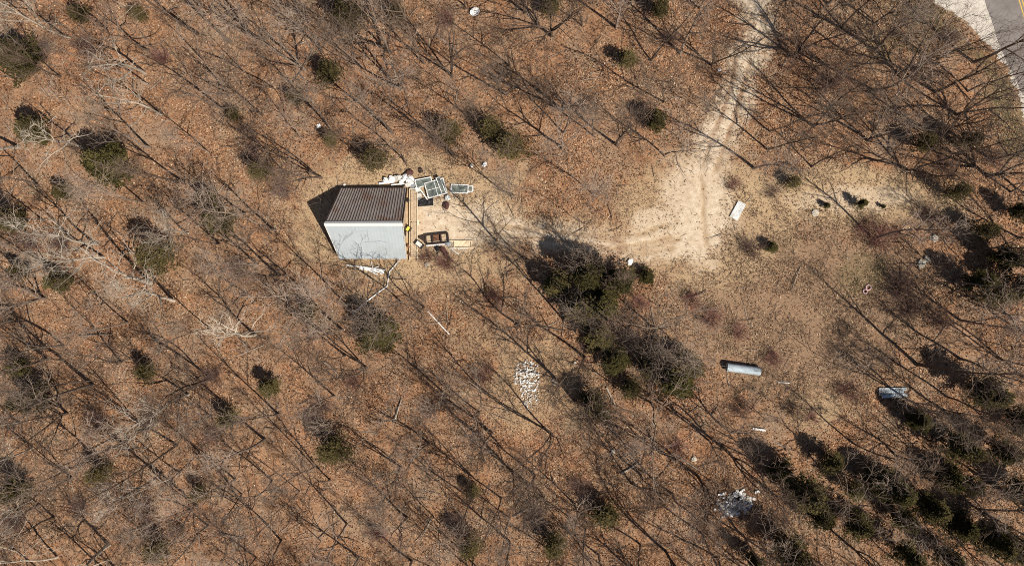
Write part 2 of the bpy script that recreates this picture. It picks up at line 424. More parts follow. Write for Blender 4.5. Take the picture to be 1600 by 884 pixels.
def sub_sheet(name, mask, material):
    iy, ix = np.nonzero(mask)
    idx = lambda a, b: a * (nx + 1) + b
    q = np.stack([idx(iy, ix), idx(iy, ix + 1), idx(iy + 1, ix + 1), idx(iy + 1, ix)], 1)
    used, inv = np.unique(q.ravel(), return_inverse=True)
    P = np.stack([GX.ravel(), GY.ravel(), GZ.ravel()], 1)[used]
    me = bpy.data.meshes.new(name); nf = len(q)
    extra_v, extra_f = [], []
    nv = len(P)
    if name == 'ground':
        # the same sheet carries on to the horizon round the detailed middle
        X0, X1, Y0, Y1 = x0, x0 + nx * CELL, y0, y0 + ny * CELL; B = 2500
        extra_v = [(X0, Y0, 0), (X1, Y0, 0), (X1, Y1, 0), (X0, Y1, 0), (-B, -B, 0), (B, -B, 0), (B, B, 0), (-B, B, 0)]
        extra_f = [(0, 4, 5, 1), (1, 5, 6, 2), (2, 6, 7, 3), (3, 7, 4, 0)]
    V = np.concatenate([P, np.array(extra_v).reshape(-1, 3)]) if extra_v else P
    I = np.concatenate([inv.ravel(), (np.array(extra_f) + nv).ravel()]) if extra_f else inv.ravel()
    me.vertices.add(len(V)); me.vertices.foreach_set('co', V.astype(np.float32).ravel())
    me.loops.add(len(I)); me.loops.foreach_set('vertex_index', I.astype(np.int32))
    me.polygons.add(len(I) // 4); me.polygons.foreach_set('loop_start', np.arange(0, len(I), 4, dtype=np.int32))
    me.polygons.foreach_set('use_smooth', [True] * (len(I) // 4))
    a = me.attributes.new('zone', 'FLOAT_COLOR', 'POINT')
    col = np.zeros((len(V), 4), np.float32)
    for k, z in enumerate((zd, zt, zc, zg)): col[:nv, k] = z.ravel()[used]
    a.data.foreach_set('color', col.ravel())
    me.materials.append(material); me.update(calc_edges=True)
    o = bpy.data.objects.new(name, me); C.objects.link(o); tag(o, kind='structure')
    return o
sub_sheet('ground', ~drt & ~sh, M['ground'])
sub_sheet('dirt_track', drt, M['ground'])

def resample(pl, step=1.0):
    out = []
    for k in range(len(pl) - 1):
        p0 = pl[max(k - 1, 0)]; p1 = pl[k]; p2 = pl[k + 1]; p3 = pl[min(k + 2, len(pl) - 1)]
        n = max(2, int(math.dist(p1, p2) / step))
        for i in range(n):
            t = i / n
            out.append(tuple(.5 * (2 * p1[j] + (p2[j] - p0[j]) * t + (2 * p0[j] - 5 * p1[j] + 4 * p2[j] - p3[j]) * t * t +
                                   (3 * p1[j] - p0[j] - 3 * p2[j] + p3[j]) * t ** 3) for j in (0, 1)))
    out.append(pl[-1]); return out
def strip(name, left, right, z, material, kind='structure', thick=.0):
    mb = MB(); n = min(len(left), len(right))
    vs = []
    for i in range(n): vs += [(left[i][0], left[i][1], z), (right[i][0], right[i][1], z)]
    mb.add(vs, [(2 * i, 2 * i + 2, 2 * i + 3, 2 * i + 1)[::-1] for i in range(n - 1)])
    o = mb.build(name, material); tag(o, kind=kind); return o
cl = resample(cen_w, 1.0)
def offset(pl, d, wob=0):
    out = []
    for i, p in enumerate(pl):
        a = Vector(pl[max(i - 1, 0)]); b = Vector(pl[min(i + 1, len(pl) - 1)]); t = (b - a).normalized()
        j = wob * (mnoise.noise(Vector((p[0] * .6, p[1] * .6, 3))))
        out.append((p[0] + t.y * (d + j), p[1] - t.x * (d + j)))
    return out
LW = 3.55
def gravel():
    pl = resample(edge_w, .16); mb = MB()
    for i, p in enumerate(pl):
        n_ = .7 * mnoise.noise(Vector((p[0] * .5, p[1] * .5, 1))) + .5 * mnoise.noise(Vector((p[0] * 1.6, p[1] * 1.6, 7))) + .35 * mnoise.noise(Vector((p[0] * 5, p[1] * 5, 3)))
        mb.v += [(p[0] + n_, p[1], .012), (p[0] + n_ + .35, p[1], .035), (p[0] + 14, p[1] + 2, .035)]
    for i in range(len(pl) - 1):
        for k in (0, 1): a = 3 * i + k; mb.f.append((a, a + 3, a + 4, a + 1)); mb.mi.append(0)
    tag(mb.build('gravel_shoulder', M['gravel']), kind='structure')
gravel()
ra = offset(cl, LW, .25); rb = offset(cl, -LW, .25)
strip('road', ra, rb, .055, M['asphalt'])
strip('road_marking', offset(cl, .22), offset(cl, .09), .059, M['yellow_line'])
strip('road_marking', offset(cl, -.09), offset(cl, -.22), .059, M['yellow_line'])

# ------------------------------------------------------------------ the cabin
def build_cabin():
    root = empty('cabin', (-19.6, 5.8, 0)); o0 = Vector((-19.6, 5.8, 0))
    tag(root, 'small steep cabin with metal roof, one slope brownish grey, one pale grey', 'cabin')
    xl, xr = -23.6, -16.15; yn, ys = 9.75, 1.95; yr = 5.55; hn, hs, hr = .75, 1.2, 4.85
    lx, rx = -24.15, -15.75           # ridge runs a little past both gables
    q = random.Random(2)
    # log and board walls, with gables
    wmb = MB()
    def wall_quad(a, b, c, d): wmb.add([a, b, c, d], [(0, 1, 2, 3)])
    ix0, ix1, iy0, iy1 = xl + .35, xr - .15, ys + .25, yn - .25
    V_ = [(ix0, iy0, -.1), (ix1, iy0, -.1), (ix1, iy1, -.1), (ix0, iy1, -.1), (ix0, iy0, hs), (ix1, iy0, hs), (ix1, iy1, hn), (ix0, iy1, hn),
          (ix0, yr, hr - .25), (ix1, yr, hr - .25)]
    wmb.add(V_, [(0, 1, 5, 4), (2, 3, 7, 6), (1, 2, 6, 9, 5), (3, 0, 4, 8, 7), (3, 2, 1, 0)])
    wmb.build('wall', M['wood'], root, origin=o0).location = (0, 0, 0)
    # corrugated slopes: a wavy sheet swept from eave to ridge, laid in overlapping panels
    def slope(name, eave_y, eave_z, mt, amp, nrib, exl, exr):
        mb = MB(); cols = nrib * 6; rows = 14
        for r in range(rows + 1):
            t = r / rows
            for c in range(cols + 1):
                u = c / cols
                x = (xl + exl + (xr + exr - xl - exl) * u) * (1 - t) + (lx + (rx - lx) * u) * t
                y = eave_y + (yr - eave_y) * t; z = eave_z + (hr - eave_z) * t
                ph = (u * nrib) % 1; rib = amp * math.exp(-((ph - .5) / .16) ** 2)
                dent = .018 * mnoise.noise(Vector((x * .9, y * .8, 1))) + .012 * mnoise.noise(Vector((int(u * nrib / 3) * 3.7, t * 4, 8)))
                n = Vector((0, (1 if eave_y > yr else -1) * (hr - eave_z), abs(yr - eave_y))).normalized()
                p = Vector((x, y, z)) + n * (rib + dent); mb.v.append(tuple(p))
        for r in range(rows):
            for c in range(cols):
                i = r * (cols + 1) + c; f = (i, i + 1, i + cols + 2, i + cols + 1)
                mb.f.append(f if eave_y < yr else f[::-1]); mb.mi.append(0)
        o = mb.build(name, mt, root, origin=o0); o.location = (0, 0, 0)
        sd = o.modifiers.new('thick', 'SOLIDIFY'); sd.thickness = .03; sd.offset = -1
        return o
    a = slope('roof', yn, hn, M['roof_brown'], .055, 27, .05, .1); a['label'] = 'brown-grey ribbed metal roof slope'
    b = slope('roof', ys, hs, M['roof'], .006, 22, .05, .1); b['label'] = 'pale grey metal roof slope'
    cap = MB()
    for sgn_, L in ((1, .34), (-1, .42)):
        ey, ez = (yn, hn) if sgn_ > 0 else (ys, hs)
        d = Vector((0, ey - yr, ez - hr)).normalized(); n = Vector((0, -d.z * (1 if d.y > 0 else -1), abs(d.y)))
        p0 = Vector((lx - .03, yr, hr + .10)); p1 = Vector((rx + .02, yr, hr + .10))
        cap.add([p0, p1, p1 + d * L, p0 + d * L, p0 - n * .02, p1 - n * .02, p1 + d * L - n * .02, p0 + d * L - n * .02],
                [(0, 1, 2, 3), (7, 6, 5, 4), (2, 6, 7, 3), (0, 3, 7, 4), (1, 5, 6, 2)])
    cap.build('ridge_cap', M['cap'], root, origin=o0).location = (0, 0, 0)
    # rake trim boards along both gables, eave boards
    for x_e, x_r in ((xl + .02, lx - .02), (xr + .14, rx + .04)):
        for ey, ez in ((yn, hn), (ys, hs)):
            tb = MB(); tb.bar((x_e, ey, ez - .06), (x_r, yr, hr - .02), .05, .2)
            o = tb.build('rake_board', M['white_d'] if ey == ys else M['wood_dark'], root, origin=o0); o.location = (0, 0, 0)
    tb = MB(); tb.bar((xl + .1, yn + .03, hn - .05), (xr + .1, yn + .03, hn - .05), .04, .16)
    tb.build('eave_board', M['wood_dark'], root, origin=o0).location = (0, 0, 0)
    tb = MB(); tb.bar((xl + .1, ys - .06, hs - .02), (xr + .1, ys - .06, hs - .02), .1, .1)
    tb.build('gutter', M['zinc'], root, origin=o0).location = (0, 0, 0)
    # dark door in the front gable
    d = MB(); d.box((ix1 + .03, 4.9, .95), (.06, .95, 1.95)); dr = d.build('door', M['wood_dark'], root, origin=o0); dr.location = (0, 0, 0)
    h = MB(); h.lump((ix1 + .09, 5.25, .95), .04, q); ho = h.build('handle', M['zinc'], dr, origin=o0); ho.location = (0, 0, 0)
    for yy in (3.2, 7.3):
        d = MB(); d.box((ix1 + .025, yy, 1.3), (.05, .9, .7)); f = d.build('window', M['white'], root, origin=o0); f.location = (0, 0, 0)
        d = MB(); d.box((ix1 + .055, yy, 1.3), (.012, .74, .54)); g = d.build('pane', M['glass'], f, origin=o0); g.location = (0, 0, 0)
    # unfinished porch: plank floor inside a pale sill frame
    fl = MB(); px0, px1 = -15.72, -14.95
    for k in range(5):
        xx = px0 + .1 + k * .15
        for (ya, yb) in ((9.6, 6.0), (5.98, 2.1)):
            fl.box((xx, (ya + yb) / 2 + q.uniform(-.05, .05), .20 + q.uniform(0, .012)), (.138, ya - yb - .06, .035))
    o = fl.build('porch_floor', M['wood'], root, origin=o0); o.location = (0, 0, 0)
    fr = MB()
    fr.bar((px0 - .08, 9.75, .22), (px0 - .08, 1.6, .22), .07, .2); fr.bar((px1, 9.75, .22), (px1, 1.6, .22), .07, .2)
    fr.bar((px0 - .1, 2.0, .27), (px1 + 1.3, 2.0, .27), .06, .1); fr.bar((px0 - .04, 2.4, .2), (px1 - .04, 2.4, .2), .06, .14)
    fr.bar((px0 - .04, 9.72, .2), (px1 - .04, 9.72, .2), .06, .14); fr.bar((px0, 3.6, .27), (px1 + .5, 2.1, .3), .05, .05)
    o = fr.build('porch_frame', M['wood_new'], root, origin=o0); o.location = (0, 0, 0)
build_cabin()

# ------------------------------------------------------------------ things lying round the cabin
def W(px, py, z=0.0): return at(px, py, z)
def px_dir(a, b): d = W(*b) - W(*a); return math.atan2(d.y, d.x)
jr = random.Random(9)

def window_unit(px, py, L, Wd, rz, label, nx_, ny_, z=.12, tilt=(0, 0), fw=.09):
    c = W(px, py, z); root = empty('window_sash', c, rz); root.rotation_euler = (tilt[0], tilt[1], rz)
    tag(root, label, 'window', 'old window frames piled in the yard')
    f = MB()
    f.box((0, Wd / 2 - fw / 2, 0), (L, fw, .06)); f.box((0, -Wd / 2 + fw / 2, 0), (L, fw, .06))
    f.box((-L / 2 + fw / 2, 0, 0), (fw, Wd - 2 * fw, .058)); f.box((L / 2 - fw / 2, 0, 0), (fw, Wd - 2 * fw, .058))
    for i in range(1, nx_): f.box((-L / 2 + L * i / nx_, 0, 0), (.05, Wd - 2 * fw, .05))
    for j in range(1, ny_): f.box((0, -Wd / 2 + Wd * j / ny_, .002), (L - 2 * fw, .05, .05))
    f.build('frame', M['white'], root)
    g = MB(); g.box((0, 0, 0), (L - 2 * fw, Wd - 2 * fw, .012)); g.build('pane', M['glass'], root)

window_unit(662, 285, 1.9, .95, .18, 'long white window frame lying at the back of the cabin junk pile', 1, 1, .25, (.08, 0))
window_unit(681, 294, 2.25, 1.85, .28, 'largest white window frame, split into four panes, on the cabin junk pile', 2, 2, .38, (-.1, .05), .10)
window_unit(689, 290, 2.0, .5, -1.2, 'narrow white sash leaning on the right end of the junk pile', 1, 1, .5, (0, .1), .07)
window_unit(718, 295, 2.0, 1.0, -.05, 'white window frame lying alone on leaves right of the junk pile', 1, 1, .12)
window_unit(734, 295, .8, .75, -.05, 'small white sash tucked under the right end of the lone window frame', 1, 1, .06, fw=.12)

def sheet(name, label, cat, px, py, L, Wd, rz, mt, z=.1, th=.05, tilt=(0, 0), wav=.02, group=None, nx_=14):
    "a board or sheet with slightly bowed, uneven surface and real thickness"
    c = W(px, py, z); mb = MB(); ny_ = max(3, int(nx_ * Wd / L)); sd_ = jr.uniform(0, 50)
    top = lambda x, y: wav * mnoise.noise(Vector((x * 1.5 + sd_, y * 1.5, 0))) + wav * .5 * mnoise.noise(Vector((x * 5 + sd_, y * 5, 3)))
    for lev in (0, 1):
        for j in range(ny_ + 1):
            for i in range(nx_ + 1):
                x = -L / 2 + L * i / nx_; y = -Wd / 2 + Wd * j / ny_
                ex = .025 * mnoise.noise(Vector((x * 3, y * 3, sd_)))
                mb.v.append((x * (1 + ex), y * (1 + ex), top(x, y) + (0 if lev else -th)))
    st = (nx_ + 1) * (ny_ + 1)
    for j in range(ny_):
        for i in range(nx_):
            k = j * (nx_ + 1) + i
            mb.f.append((st + k, st + k + 1, st + k + nx_ + 2, st + k + nx_ + 1)); mb.f.append((k + nx_ + 1, k + nx_ + 2, k + 1, k)); mb.mi += [0, 0]
    def side(a, b): mb.f.append((a, b, b + st, a + st)); mb.mi.append(0)
    for i in range(nx_): side(i, i + 1); k = ny_ * (nx_ + 1); side(k + i + 1, k + i)
    for j in range(ny_): side((j + 1) * (nx_ + 1), j * (nx_ + 1)); side(j * (nx_ + 1) + nx_, (j + 1) * (nx_ + 1) + nx_)
    o = mb.build(name, mt); o.location = c; o.rotation_euler = (tilt[0], tilt[1], rz); tag(o, label, cat, group); return o

sheet('plywood_sheet', 'grey plywood sheet between the porch and the window frames', 'board', 649, 300, 1.9, 1.0, 1.75, M['grey'], .14, group=None)
sheet('tarp', 'crumpled black tarp below the window frames', 'tarp', 664, 316, 1.85, .85, .07, M['black'], .16, .08, wav=.12)
sheet('board', 'short pale square board on the grey plywood', 'board', 653, 296, .55, .5, .1, M['white'], .3, .04)
sheet('board', 'small white box lid lower on the grey plywood', 'board', 655, 305, .5, .45, .2, M['white_d'], .28, .05)
for i, (a, b, ww, lb) in enumerate([((655, 294), (668, 312), .12, 'white plank slanting across the grey plywood toward the tarp'),
                            ((664, 292), (672, 306), .08, 'thin tan stick beside the slanting white plank')]):
    mb = MB(); A = W(*a, .42); B_ = W(*b, .3); mb.bar((0, 0, 0), B_ - A, ww, .05); o = mb.build('plank', M['white'] if i == 0 else M['wood_new']); o.location = A
    tag(o, lb, 'plank')

# bags and boards heaped behind the cabin
def bag(px, py, r, mt, label, z=.12, flat=.55, cat='bag', name='plastic_bag', group=None):
    mb = MB(); mb.lump((0, 0, 0), r, jr, 3, flat); vs = []
    sd_ = jr.uniform(0, 90)
    for v in mb.v:
        q = Vector(v); n_ = 1 + .28 * mnoise.noise(q * (2.2 / r) * .5 + Vector((sd_, 0, 0))) + .12 * mnoise.noise(q * (6 / r) * .5 + Vector((0, sd_, 0)))
        vs.append(tuple(q * n_))
    mb.v = vs; o = mb.build(name, mt, smooth=False); o.location = W(px, py, z); tag(o, label, cat, group); return o
HEAP = [(603, 284, .42, 'leftmost flat white bag behind the cabin roof edge'), (612, 282, .38, 'second white bag from the left behind the cabin'),
        (621, 280, .40, 'white bag just right of the heap middle behind the cabin'), (633, 279, .42, 'bright white bag at the top right of the heap behind the cabin'),
        (641, 283, .50, 'largest white bag, at the right end of the heap by the window frames'), (637, 290, .34, 'white bag against the cabin corner'),
        (627, 286, .26, 'smallest white bag in the heap gap by the roof edge')]
for k, (x, y, r, lb) in enumerate(HEAP): bag(x, y - 2, r, M['white_d'] if k % 3 == 2 else M['white'], lb, .24, .6, group='white bags heaped behind the cabin')
for (a, b, ww, lb) in [((592, 287), (616, 284), .22, 'white board poking out left along the roof edge'), ((608, 277), (634, 276), .18, 'white board along the back of the bag heap'),
                       ((611, 289), (632, 287), .14, 'white board closest to the brown roof edge')]:
    mb = MB(); A = W(*a, .2); B_ = W(*b, .3); mb.bar((0, 0, 0), B_ - A, ww, .05); o = mb.build('plank', M['white']); o.location = A; tag(o, lb, 'plank')
bag(640, 270, .45, M['maroon'], 'dark brown cloth bundle above the white bag heap', .2, cat='bundle', name='cloth_bundle')
bag(657, 266, .3, M['wood_dark'], 'small dark leaf-strewn bundle above the long window frame', .12, cat='bundle', name='cloth_bundle')
bag(697, 321, .36, M['maroon'], 'dark red cloth sack in the yard below the window frames', .2, .6, cat='sack', name='sack')
bag(699, 309, .38, M['slab'], 'pale grey sack touching the corner of the big window frame', .2, cat='sack', name='sack')
bag(671, 337, .15, M['white_d'], 'scrap of white paper on the bare yard', .06, cat='litter', name='paper_scrap')

def crate(name, label, cat, px, py, size, rz, mt, rim=None, wall=.05, fill=None):
    root = empty(name, W(px, py, 0), rz); tag(root, label, cat); L, Wd, Hh = size
    b = MB(); b.box((0, 0, .03), (L, Wd, .05))
    b.box((0, Wd / 2 - wall / 2, Hh / 2 + .03), (L, wall, Hh)); b.box((0, -Wd / 2 + wall / 2, Hh / 2 + .03), (L, wall, Hh))
    b.box((-L / 2 + wall / 2, 0, Hh / 2 + .03), (wall, Wd - 2 * wall, Hh - .004)); b.box((L / 2 - wall / 2, 0, Hh / 2 + .03), (wall, Wd - 2 * wall, Hh - .004))
    b.build('body', mt, root)
    if fill: f = MB(); f.box((0, 0, Hh * .75), (L - 2 * wall - .01, Wd - 2 * wall - .01, .04)); f.build('lid', fill, root)
crate('tool_box', 'black box with yellow lid beside the porch', 'box', 639, 358, (.62, .55, .5), .95, M['black'], fill=M['yellow'], wall=.06)
sheet('paving_slab', 'pale square slab on the ground in front of the porch', 'slab', 650, 348, .58, .58, .04, M['white_d'], .1, .08)
crate('bin', 'black bin holding a white tub, left of the dark shelf unit', 'bin', 656, 382, (.95, .6, .5), -.65, M['black'], fill=M['white_d'], wall=.07)
for x, y, lb in ((638, 385, 'rusty bracket on the porch floor'), (640, 397, 'rusty scrap at the lower end of the porch'), (637, 313, 'black scrap on the upper end of the porch')):
    bag(x, y, .2, M['rust'] if y > 350 else M['black'], lb, .34, .4, cat='scrap', name='metal_scrap')

def shelf_unit():
    A = W(663, 370); rz = .1
    c = W(683, 373, .2); root = empty('shelf_unit', c, rz); tag(root, 'dark wooden shelf unit lying on its back in the yard', 'shelf')
    L, Wd = 2.6, 1.0; f = MB()
    f.box((0, Wd / 2, 0), (L, .1, .42)); f.box((0, -Wd / 2, 0), (L, .08, .38))
    for x in (-L / 2, -.5, .45, L / 2 - .04): f.box((x, 0, 0), (.1, Wd - .1, .4))
    f.build('frame', M['wood_dark'], root)
    for x, w_, m_ in ((-.88, .68, 'wood'), (0, .85, 'rust'), (.86, .72, 'wood')):
        p = MB(); p.box((x, 0, -.14), (w_ - .02, Wd - .12, .04)); o = p.build('back_panel', M[m_], root)
    p = MB(); p.add([(-L / 2 - .9, Wd / 2 - .1, .1), (-L / 2, Wd / 2, .15), (-L / 2, -.35, .1), (-L / 2 - .9, Wd / 2 - .1, 0), (-L / 2, Wd / 2, 0), (-L / 2, -.35, 0)],
                    [(0, 2, 1), (3, 4, 5), (0, 1, 4, 3), (1, 2, 5, 4), (2, 0, 3, 5)]); p.build('side_panel', M['wood_dark'], root)
shelf_unit()
def beam(label, a, b, w_, h_, mt, z=.12, name='beam', cat='beam', z2=None):
    A = W(*a, z); B_ = W(*b, z if z2 is None else z2); mb = MB(); mb.bar((0, 0, 0), B_ - A, w_, h_); o = mb.build(name, mt, bevel=.008); o.location = A; tag(o, label, cat); return o
beam('white square beam lying below the dark shelf unit', (666, 384), (699, 381), .16, .14, M['white'])
beam('upper rail of tan lumber running right from the shelf unit', (702, 376), (738, 376), .12, .1, M['wood_new'])
beam('lower rail of pale lumber running right from the shelf unit', (702, 388), (731, 388), .12, .1, M['white_d'])
crate('timber_frame', 'open rectangle of brownish lumber lying between the two pale rails', 'frame', 723, 382, (2.0, .8, .16), -.02, M['wood_new'], wall=.08)
beam('short bent white strip at the foot of the timber frame', (706, 390), (717, 397), .1, .06, M['white'], name='plank', cat='plank')
beam('grey strip of lumber between shelf unit and white beam', (668, 379), (700, 377), .25, .1, M['wood'])
for i, (x, y, r, m_, lb) in enumerate([(683, 388, .35, 'black', 'black bag right under the white beam middle'), (692, 390, .4, 'maroon', 'dark heap of cloth right below the white beam end'),
                 (697, 397, .3, 'black', 'black bag at the bottom of the cloth heap'), (700, 380, .3, 'grey', 'grey metal scrap at the right end of the white beam'),
                 (686, 397, .22, 'wood', 'pale wood scrap left of the lowest black bag')]):
    bag(x, y, r, M[m_], lb, .15, .5, cat='bundle', name='bundle')
bag(667, 413, .28, M['stone'], 'pale stone in the leaves below the porch corner', .1, .5, cat='stone', name='stone')

# boards below the cabin, downspout and pole
for (a, b, w_, lb) in [((541, 414), (603, 422), .12, 'longest thin white strip below the lower eave'), ((562, 418), (600, 424), .42, 'wide white board below the lower eave'),
                       ((572, 423), (592, 416), .10, 'white strip crossing the wide white board'), ((580, 409), (583, 420), .10, 'short upright white strip touching the eave'),
                       ((566, 417), (590, 429), .12, 'white strip slanting under the wide board'), ((592, 421), (597, 428), .3, 'small white block at the end of the wide board')]:
    beam(lb, a, b, w_, .05, M['white'], .12 + jr.uniform(0, .12), 'board', 'board')
def pipe(label, pts, r, name='downspout_pipe', cat='pipe'):
    P_ = [W(x, y, z) for x, y, z in pts]; o3 = P_[0].copy(); mb = MB(); mb.tube([p - o3 for p in P_], r, 8); o = mb.build(name, M['white'], smooth=False); o.location = o3
    tag(o, label, cat); return o
pipe('long white drainpipe running from the cabin corner down through the leaves', [(625, 405, .9), (620, 411, .12), (609, 424, .12), (607, 432, .12), (605, 447, .12), (592, 456, .12), (575, 469, .12), (560, 482, .12), (551, 489, .12)], .07)
pipe('lone white pole lying in the leaves below the yard', [(668, 486, .1), (684, 503, .1), (702, 522, .1)], .06, 'pole', 'pole')

# ------------------------------------------------------------------ farther objects
sheet('foam_slab', 'white slab lying at the edge of the dirt track', 'slab', 1153, 329, 2.0, .95, 1.08, M['slab'], .16, .14, wav=.03)

def culvert():
    A = W(1136, 573, .42); B_ = W(1187, 580, .42); d = (B_ - A); L = d.length; rz = math.atan2(d.y, d.x)
    root = empty('culvert_pipe', (A + B_) / 2 * 1.0, rz); root.location.z = .45; tag(root, 'corrugated metal culvert pipe lying in the dry grass', 'pipe')
    n = 90; mb = MB(); pts = []; rad = []
    for i in range(n + 1):
        pts.append((-L / 2 + L * i / n, 0, 0)); rad.append(.46 + .016 * math.sin(i * 2 * math.pi / 3))
    mb.tube(pts, rad, 28, cap=False); o = mb.build('shell', M['zinc'], root, smooth=True)
    sd = o.modifiers.new('thick', 'SOLIDIFY'); sd.thickness = .03
    mb = MB(); mb.tube([(L / 2 - .05, 0, 0), (L / 2 + .03, 0, 0)], .47, 28, cap=False); r_ = mb.build('rim', M['zinc'], root); sd = r_.modifiers.new('t', 'SOLIDIFY'); sd.thickness = .05
    mb = MB(); mb.tube([(-L / 2 - .03, 0, 0), (-L / 2 + .05, 0, 0)], .47, 28, cap=False); r_ = mb.build('rim', M['zinc'], root); sd = r_.modifiers.new('t', 'SOLIDIFY'); sd.thickness = .05
culvert()

def basin():
    root = empty('basin', W(742, 20, 0), .4); tag(root, 'white round basin on the leaves near the top edge', 'basin')
    mb = MB(); prof = [(.05, .04), (.42, .04), (.5, .3), (.56, .32), (.54, .27), (.45, .1), (.05, .09)]
    n = 20
    for r_, z_ in prof:
        for k in range(n): mb.v.append((r_ * math.cos(6.2832 * k / n), r_ * .8 * math.sin(6.2832 * k / n), z_))
    for i in range(len(prof) - 1):
        for k in range(n): mb.f.append((i * n + k, i * n + (k + 1) % n, (i + 1) * n + (k + 1) % n, (i + 1) * n + k)); mb.mi.append(0)
    mb.build('bowl', M['white'], root, smooth=True)
    mb = MB(); mb.tube([(.2, 0, .1), (.2, 0, .3), (.05, 0, .34)], .03, 6); mb.build('tap', M['zinc'], root)
basin()
bag(757, 257, .32, M['slab'], 'pale crumpled bag beside a trunk above the yard', .15, cat='bag')
bag(737, 259, .2, M['white_d'], 'small white tub left of the pale crumpled bag', .12, .9, cat='tub', name='tub')
bag(498, 197, .26, M['white'], 'single white bag among trees up-left of the cabin', .12, cat='bag')
bag(538, 289, .18, M['white_d'], 'small white scrap at the upper left roof corner', .1, cat='bag')
bag(985, 409, .4, M['white'], 'cream white rock at the edge of the central cedars', .15, .5, cat='rock', name='rock')
bag(1124, 110, .2, M['white'], 'white scrap beside the upper dirt track', .1, cat='litter', name='paper_scrap')
beam('short white pipe lying left of the lower right cedars', (1176, 669), (1196, 672), .22, .2, M['white'], .15, 'pipe_piece', 'pipe')
beam('thin white rod on dry grass below the culvert pipe', (1216, 597), (1235, 598), .08, .06, M['white'], .1, 'rod', 'rod')
for k, (x, y, r_, lb) in enumerate([(1274, 332, .34, 'pale rock beside the leftmost tiny sandy-strip cedar'), (1440, 412, .6, 'pale rock at the right end of the clearing'),
      (1449, 405, .4, 'smaller pale rock touching the clearing-end rock'), (1460, 372, .45, 'flat grey rock above the clearing-end rocks'), (1580, 330, .4, 'pale rock near the right edge'),
      (867, 596, .35, 'pale stone right of the scattered white debris'), (898, 567, .3, 'white stone above-right of the scattered white debris'), (1085, 717, .35, 'pale stone in the leaves left of the lower right cedars'),
      (958, 705, .3, 'pale stone in leaves below the central cedars'), (1275, 798, .22, 'white stone under the lower right cedars')]):
    bag(x, y, r_, M['stone'], lb, .1, .5, cat='rock', name='rock')
def hoop(px, py, r_, lb):
    mb = MB(); pts = [(r_ * math.cos(t * 6.2832 / 20), r_ * math.sin(t * 6.2832 / 20), 0) for t in range(21)]; mb.tube(pts, .06, 6, cap=False)
    o = mb.build('hoop', M['pink'], smooth=True); o.location = W(px, py, .15); tag(o, lb, 'hoop', 'hoops at the clearing edge')
hoop(1357, 449, .27, 'upper of two faded pink hoops in the dry grass'); hoop(1352, 455, .22, 'lower of two faded pink hoops in the dry grass')

# roofing sheets
for k in range(5):
    y = 608 + k * 2.6; mb = MB(); n = 30; L = 2.9 + jr.uniform(-.5, .3)
    for i in range(n + 1):
        for j, yy in enumerate((-.17, .17)): mb.v.append((-L / 2 + L * i / n, yy, .03 * math.sin(i * 2.1) + .01))
    for i in range(n): mb.f.append((2 * i, 2 * i + 2, 2 * i + 3, 2 * i + 1)); mb.mi.append(0)
    o = mb.build('roofing_sheet', M['grey'] if k % 2 else M['zinc']); o.location = W(1394 + jr.uniform(-3, 3), y, .2 + .05 * k); o.rotation_euler = (0, 0, .02 + jr.uniform(-.05, .05))  # shadow on the pile put into the colour: alternate sheets darker grey
    md = o.modifiers.new('t', 'SOLIDIFY'); md.thickness = .012
    tag(o, ['topmost', 'second', 'third', 'fourth', 'lowest'][k] + ' corrugated sheet of the roofing pile, counted from above', 'roofing sheet', 'roofing sheets piled by the cedars')

# rubble: a heap nobody could count plus loose pieces
def rubble(px, py, rx, ry, n, rmin, rmax, label, heap, seed):
    g = random.Random(seed); c = W(px, py); mb = MB()
    for _ in range(n):
        a = g.uniform(0, 6.283); t = g.random() ** .6
        x, y = math.cos(a) * rx * t * .0717, math.sin(a) * ry * t * .0717; z = heap * (1 - t) * g.random() + .06
        sz = (g.uniform(rmin, rmax), g.uniform(rmin, rmax) * .7, g.uniform(.04, .14))
        if g.random() < .6: mb.box((x, y, z), sz, g.uniform(0, 3), (g.gauss(0, .3), g.gauss(0, .3)), m=g.choice((0, 0, 0, 0, 1, 1, 2, 3, 4)))
        else: mb.lump((x, y, z), sz[0] * .5, g, 1, .6, m=g.choice((0, 1, 2)))
    o = mb.build('rubble', [M['white'], M['white_d'], M['stone'], M['grey'], M['wood']]); o.location = (c.x, c.y, 0); tag(o, label, 'rubble', kind='stuff')
rubble(1147, 786, 27, 19, 210, .18, .5, 'heap of broken white plaster and board on the leaves', .5, 3)
rubble(824, 588, 21, 26, 260, .08, .30, 'scattered small white broken debris in the leaves', .1, 4)
rubble(828, 618, 14, 22, 120, .07, .22, 'lower thin tail of the white debris scatter', .05, 5)
g = random.Random(31)
for k, (x, y) in enumerate([(1117, 795), (1130, 807), (1136, 803), (1183, 768), (1172, 790), (1126, 772), (1160, 766), (1178, 779)]):
    mb = MB(); mb.box((0, 0, 0), (g.uniform(.35, .6), g.uniform(.2, .35), .07), g.uniform(0, 3), (.15, .1)); o = mb.build('broken_board', M['white'], bevel=.01); o.location = W(x, y, .12)
    tag(o, None, 'board', 'loose boards round the white rubble heap'); o['label'] = ['leftmost', 'lowest', 'second lowest', 'farthest right', 'lower right', 'upper left', 'topmost', 'middle right'][k] + ' loose piece of board round the white rubble heap'

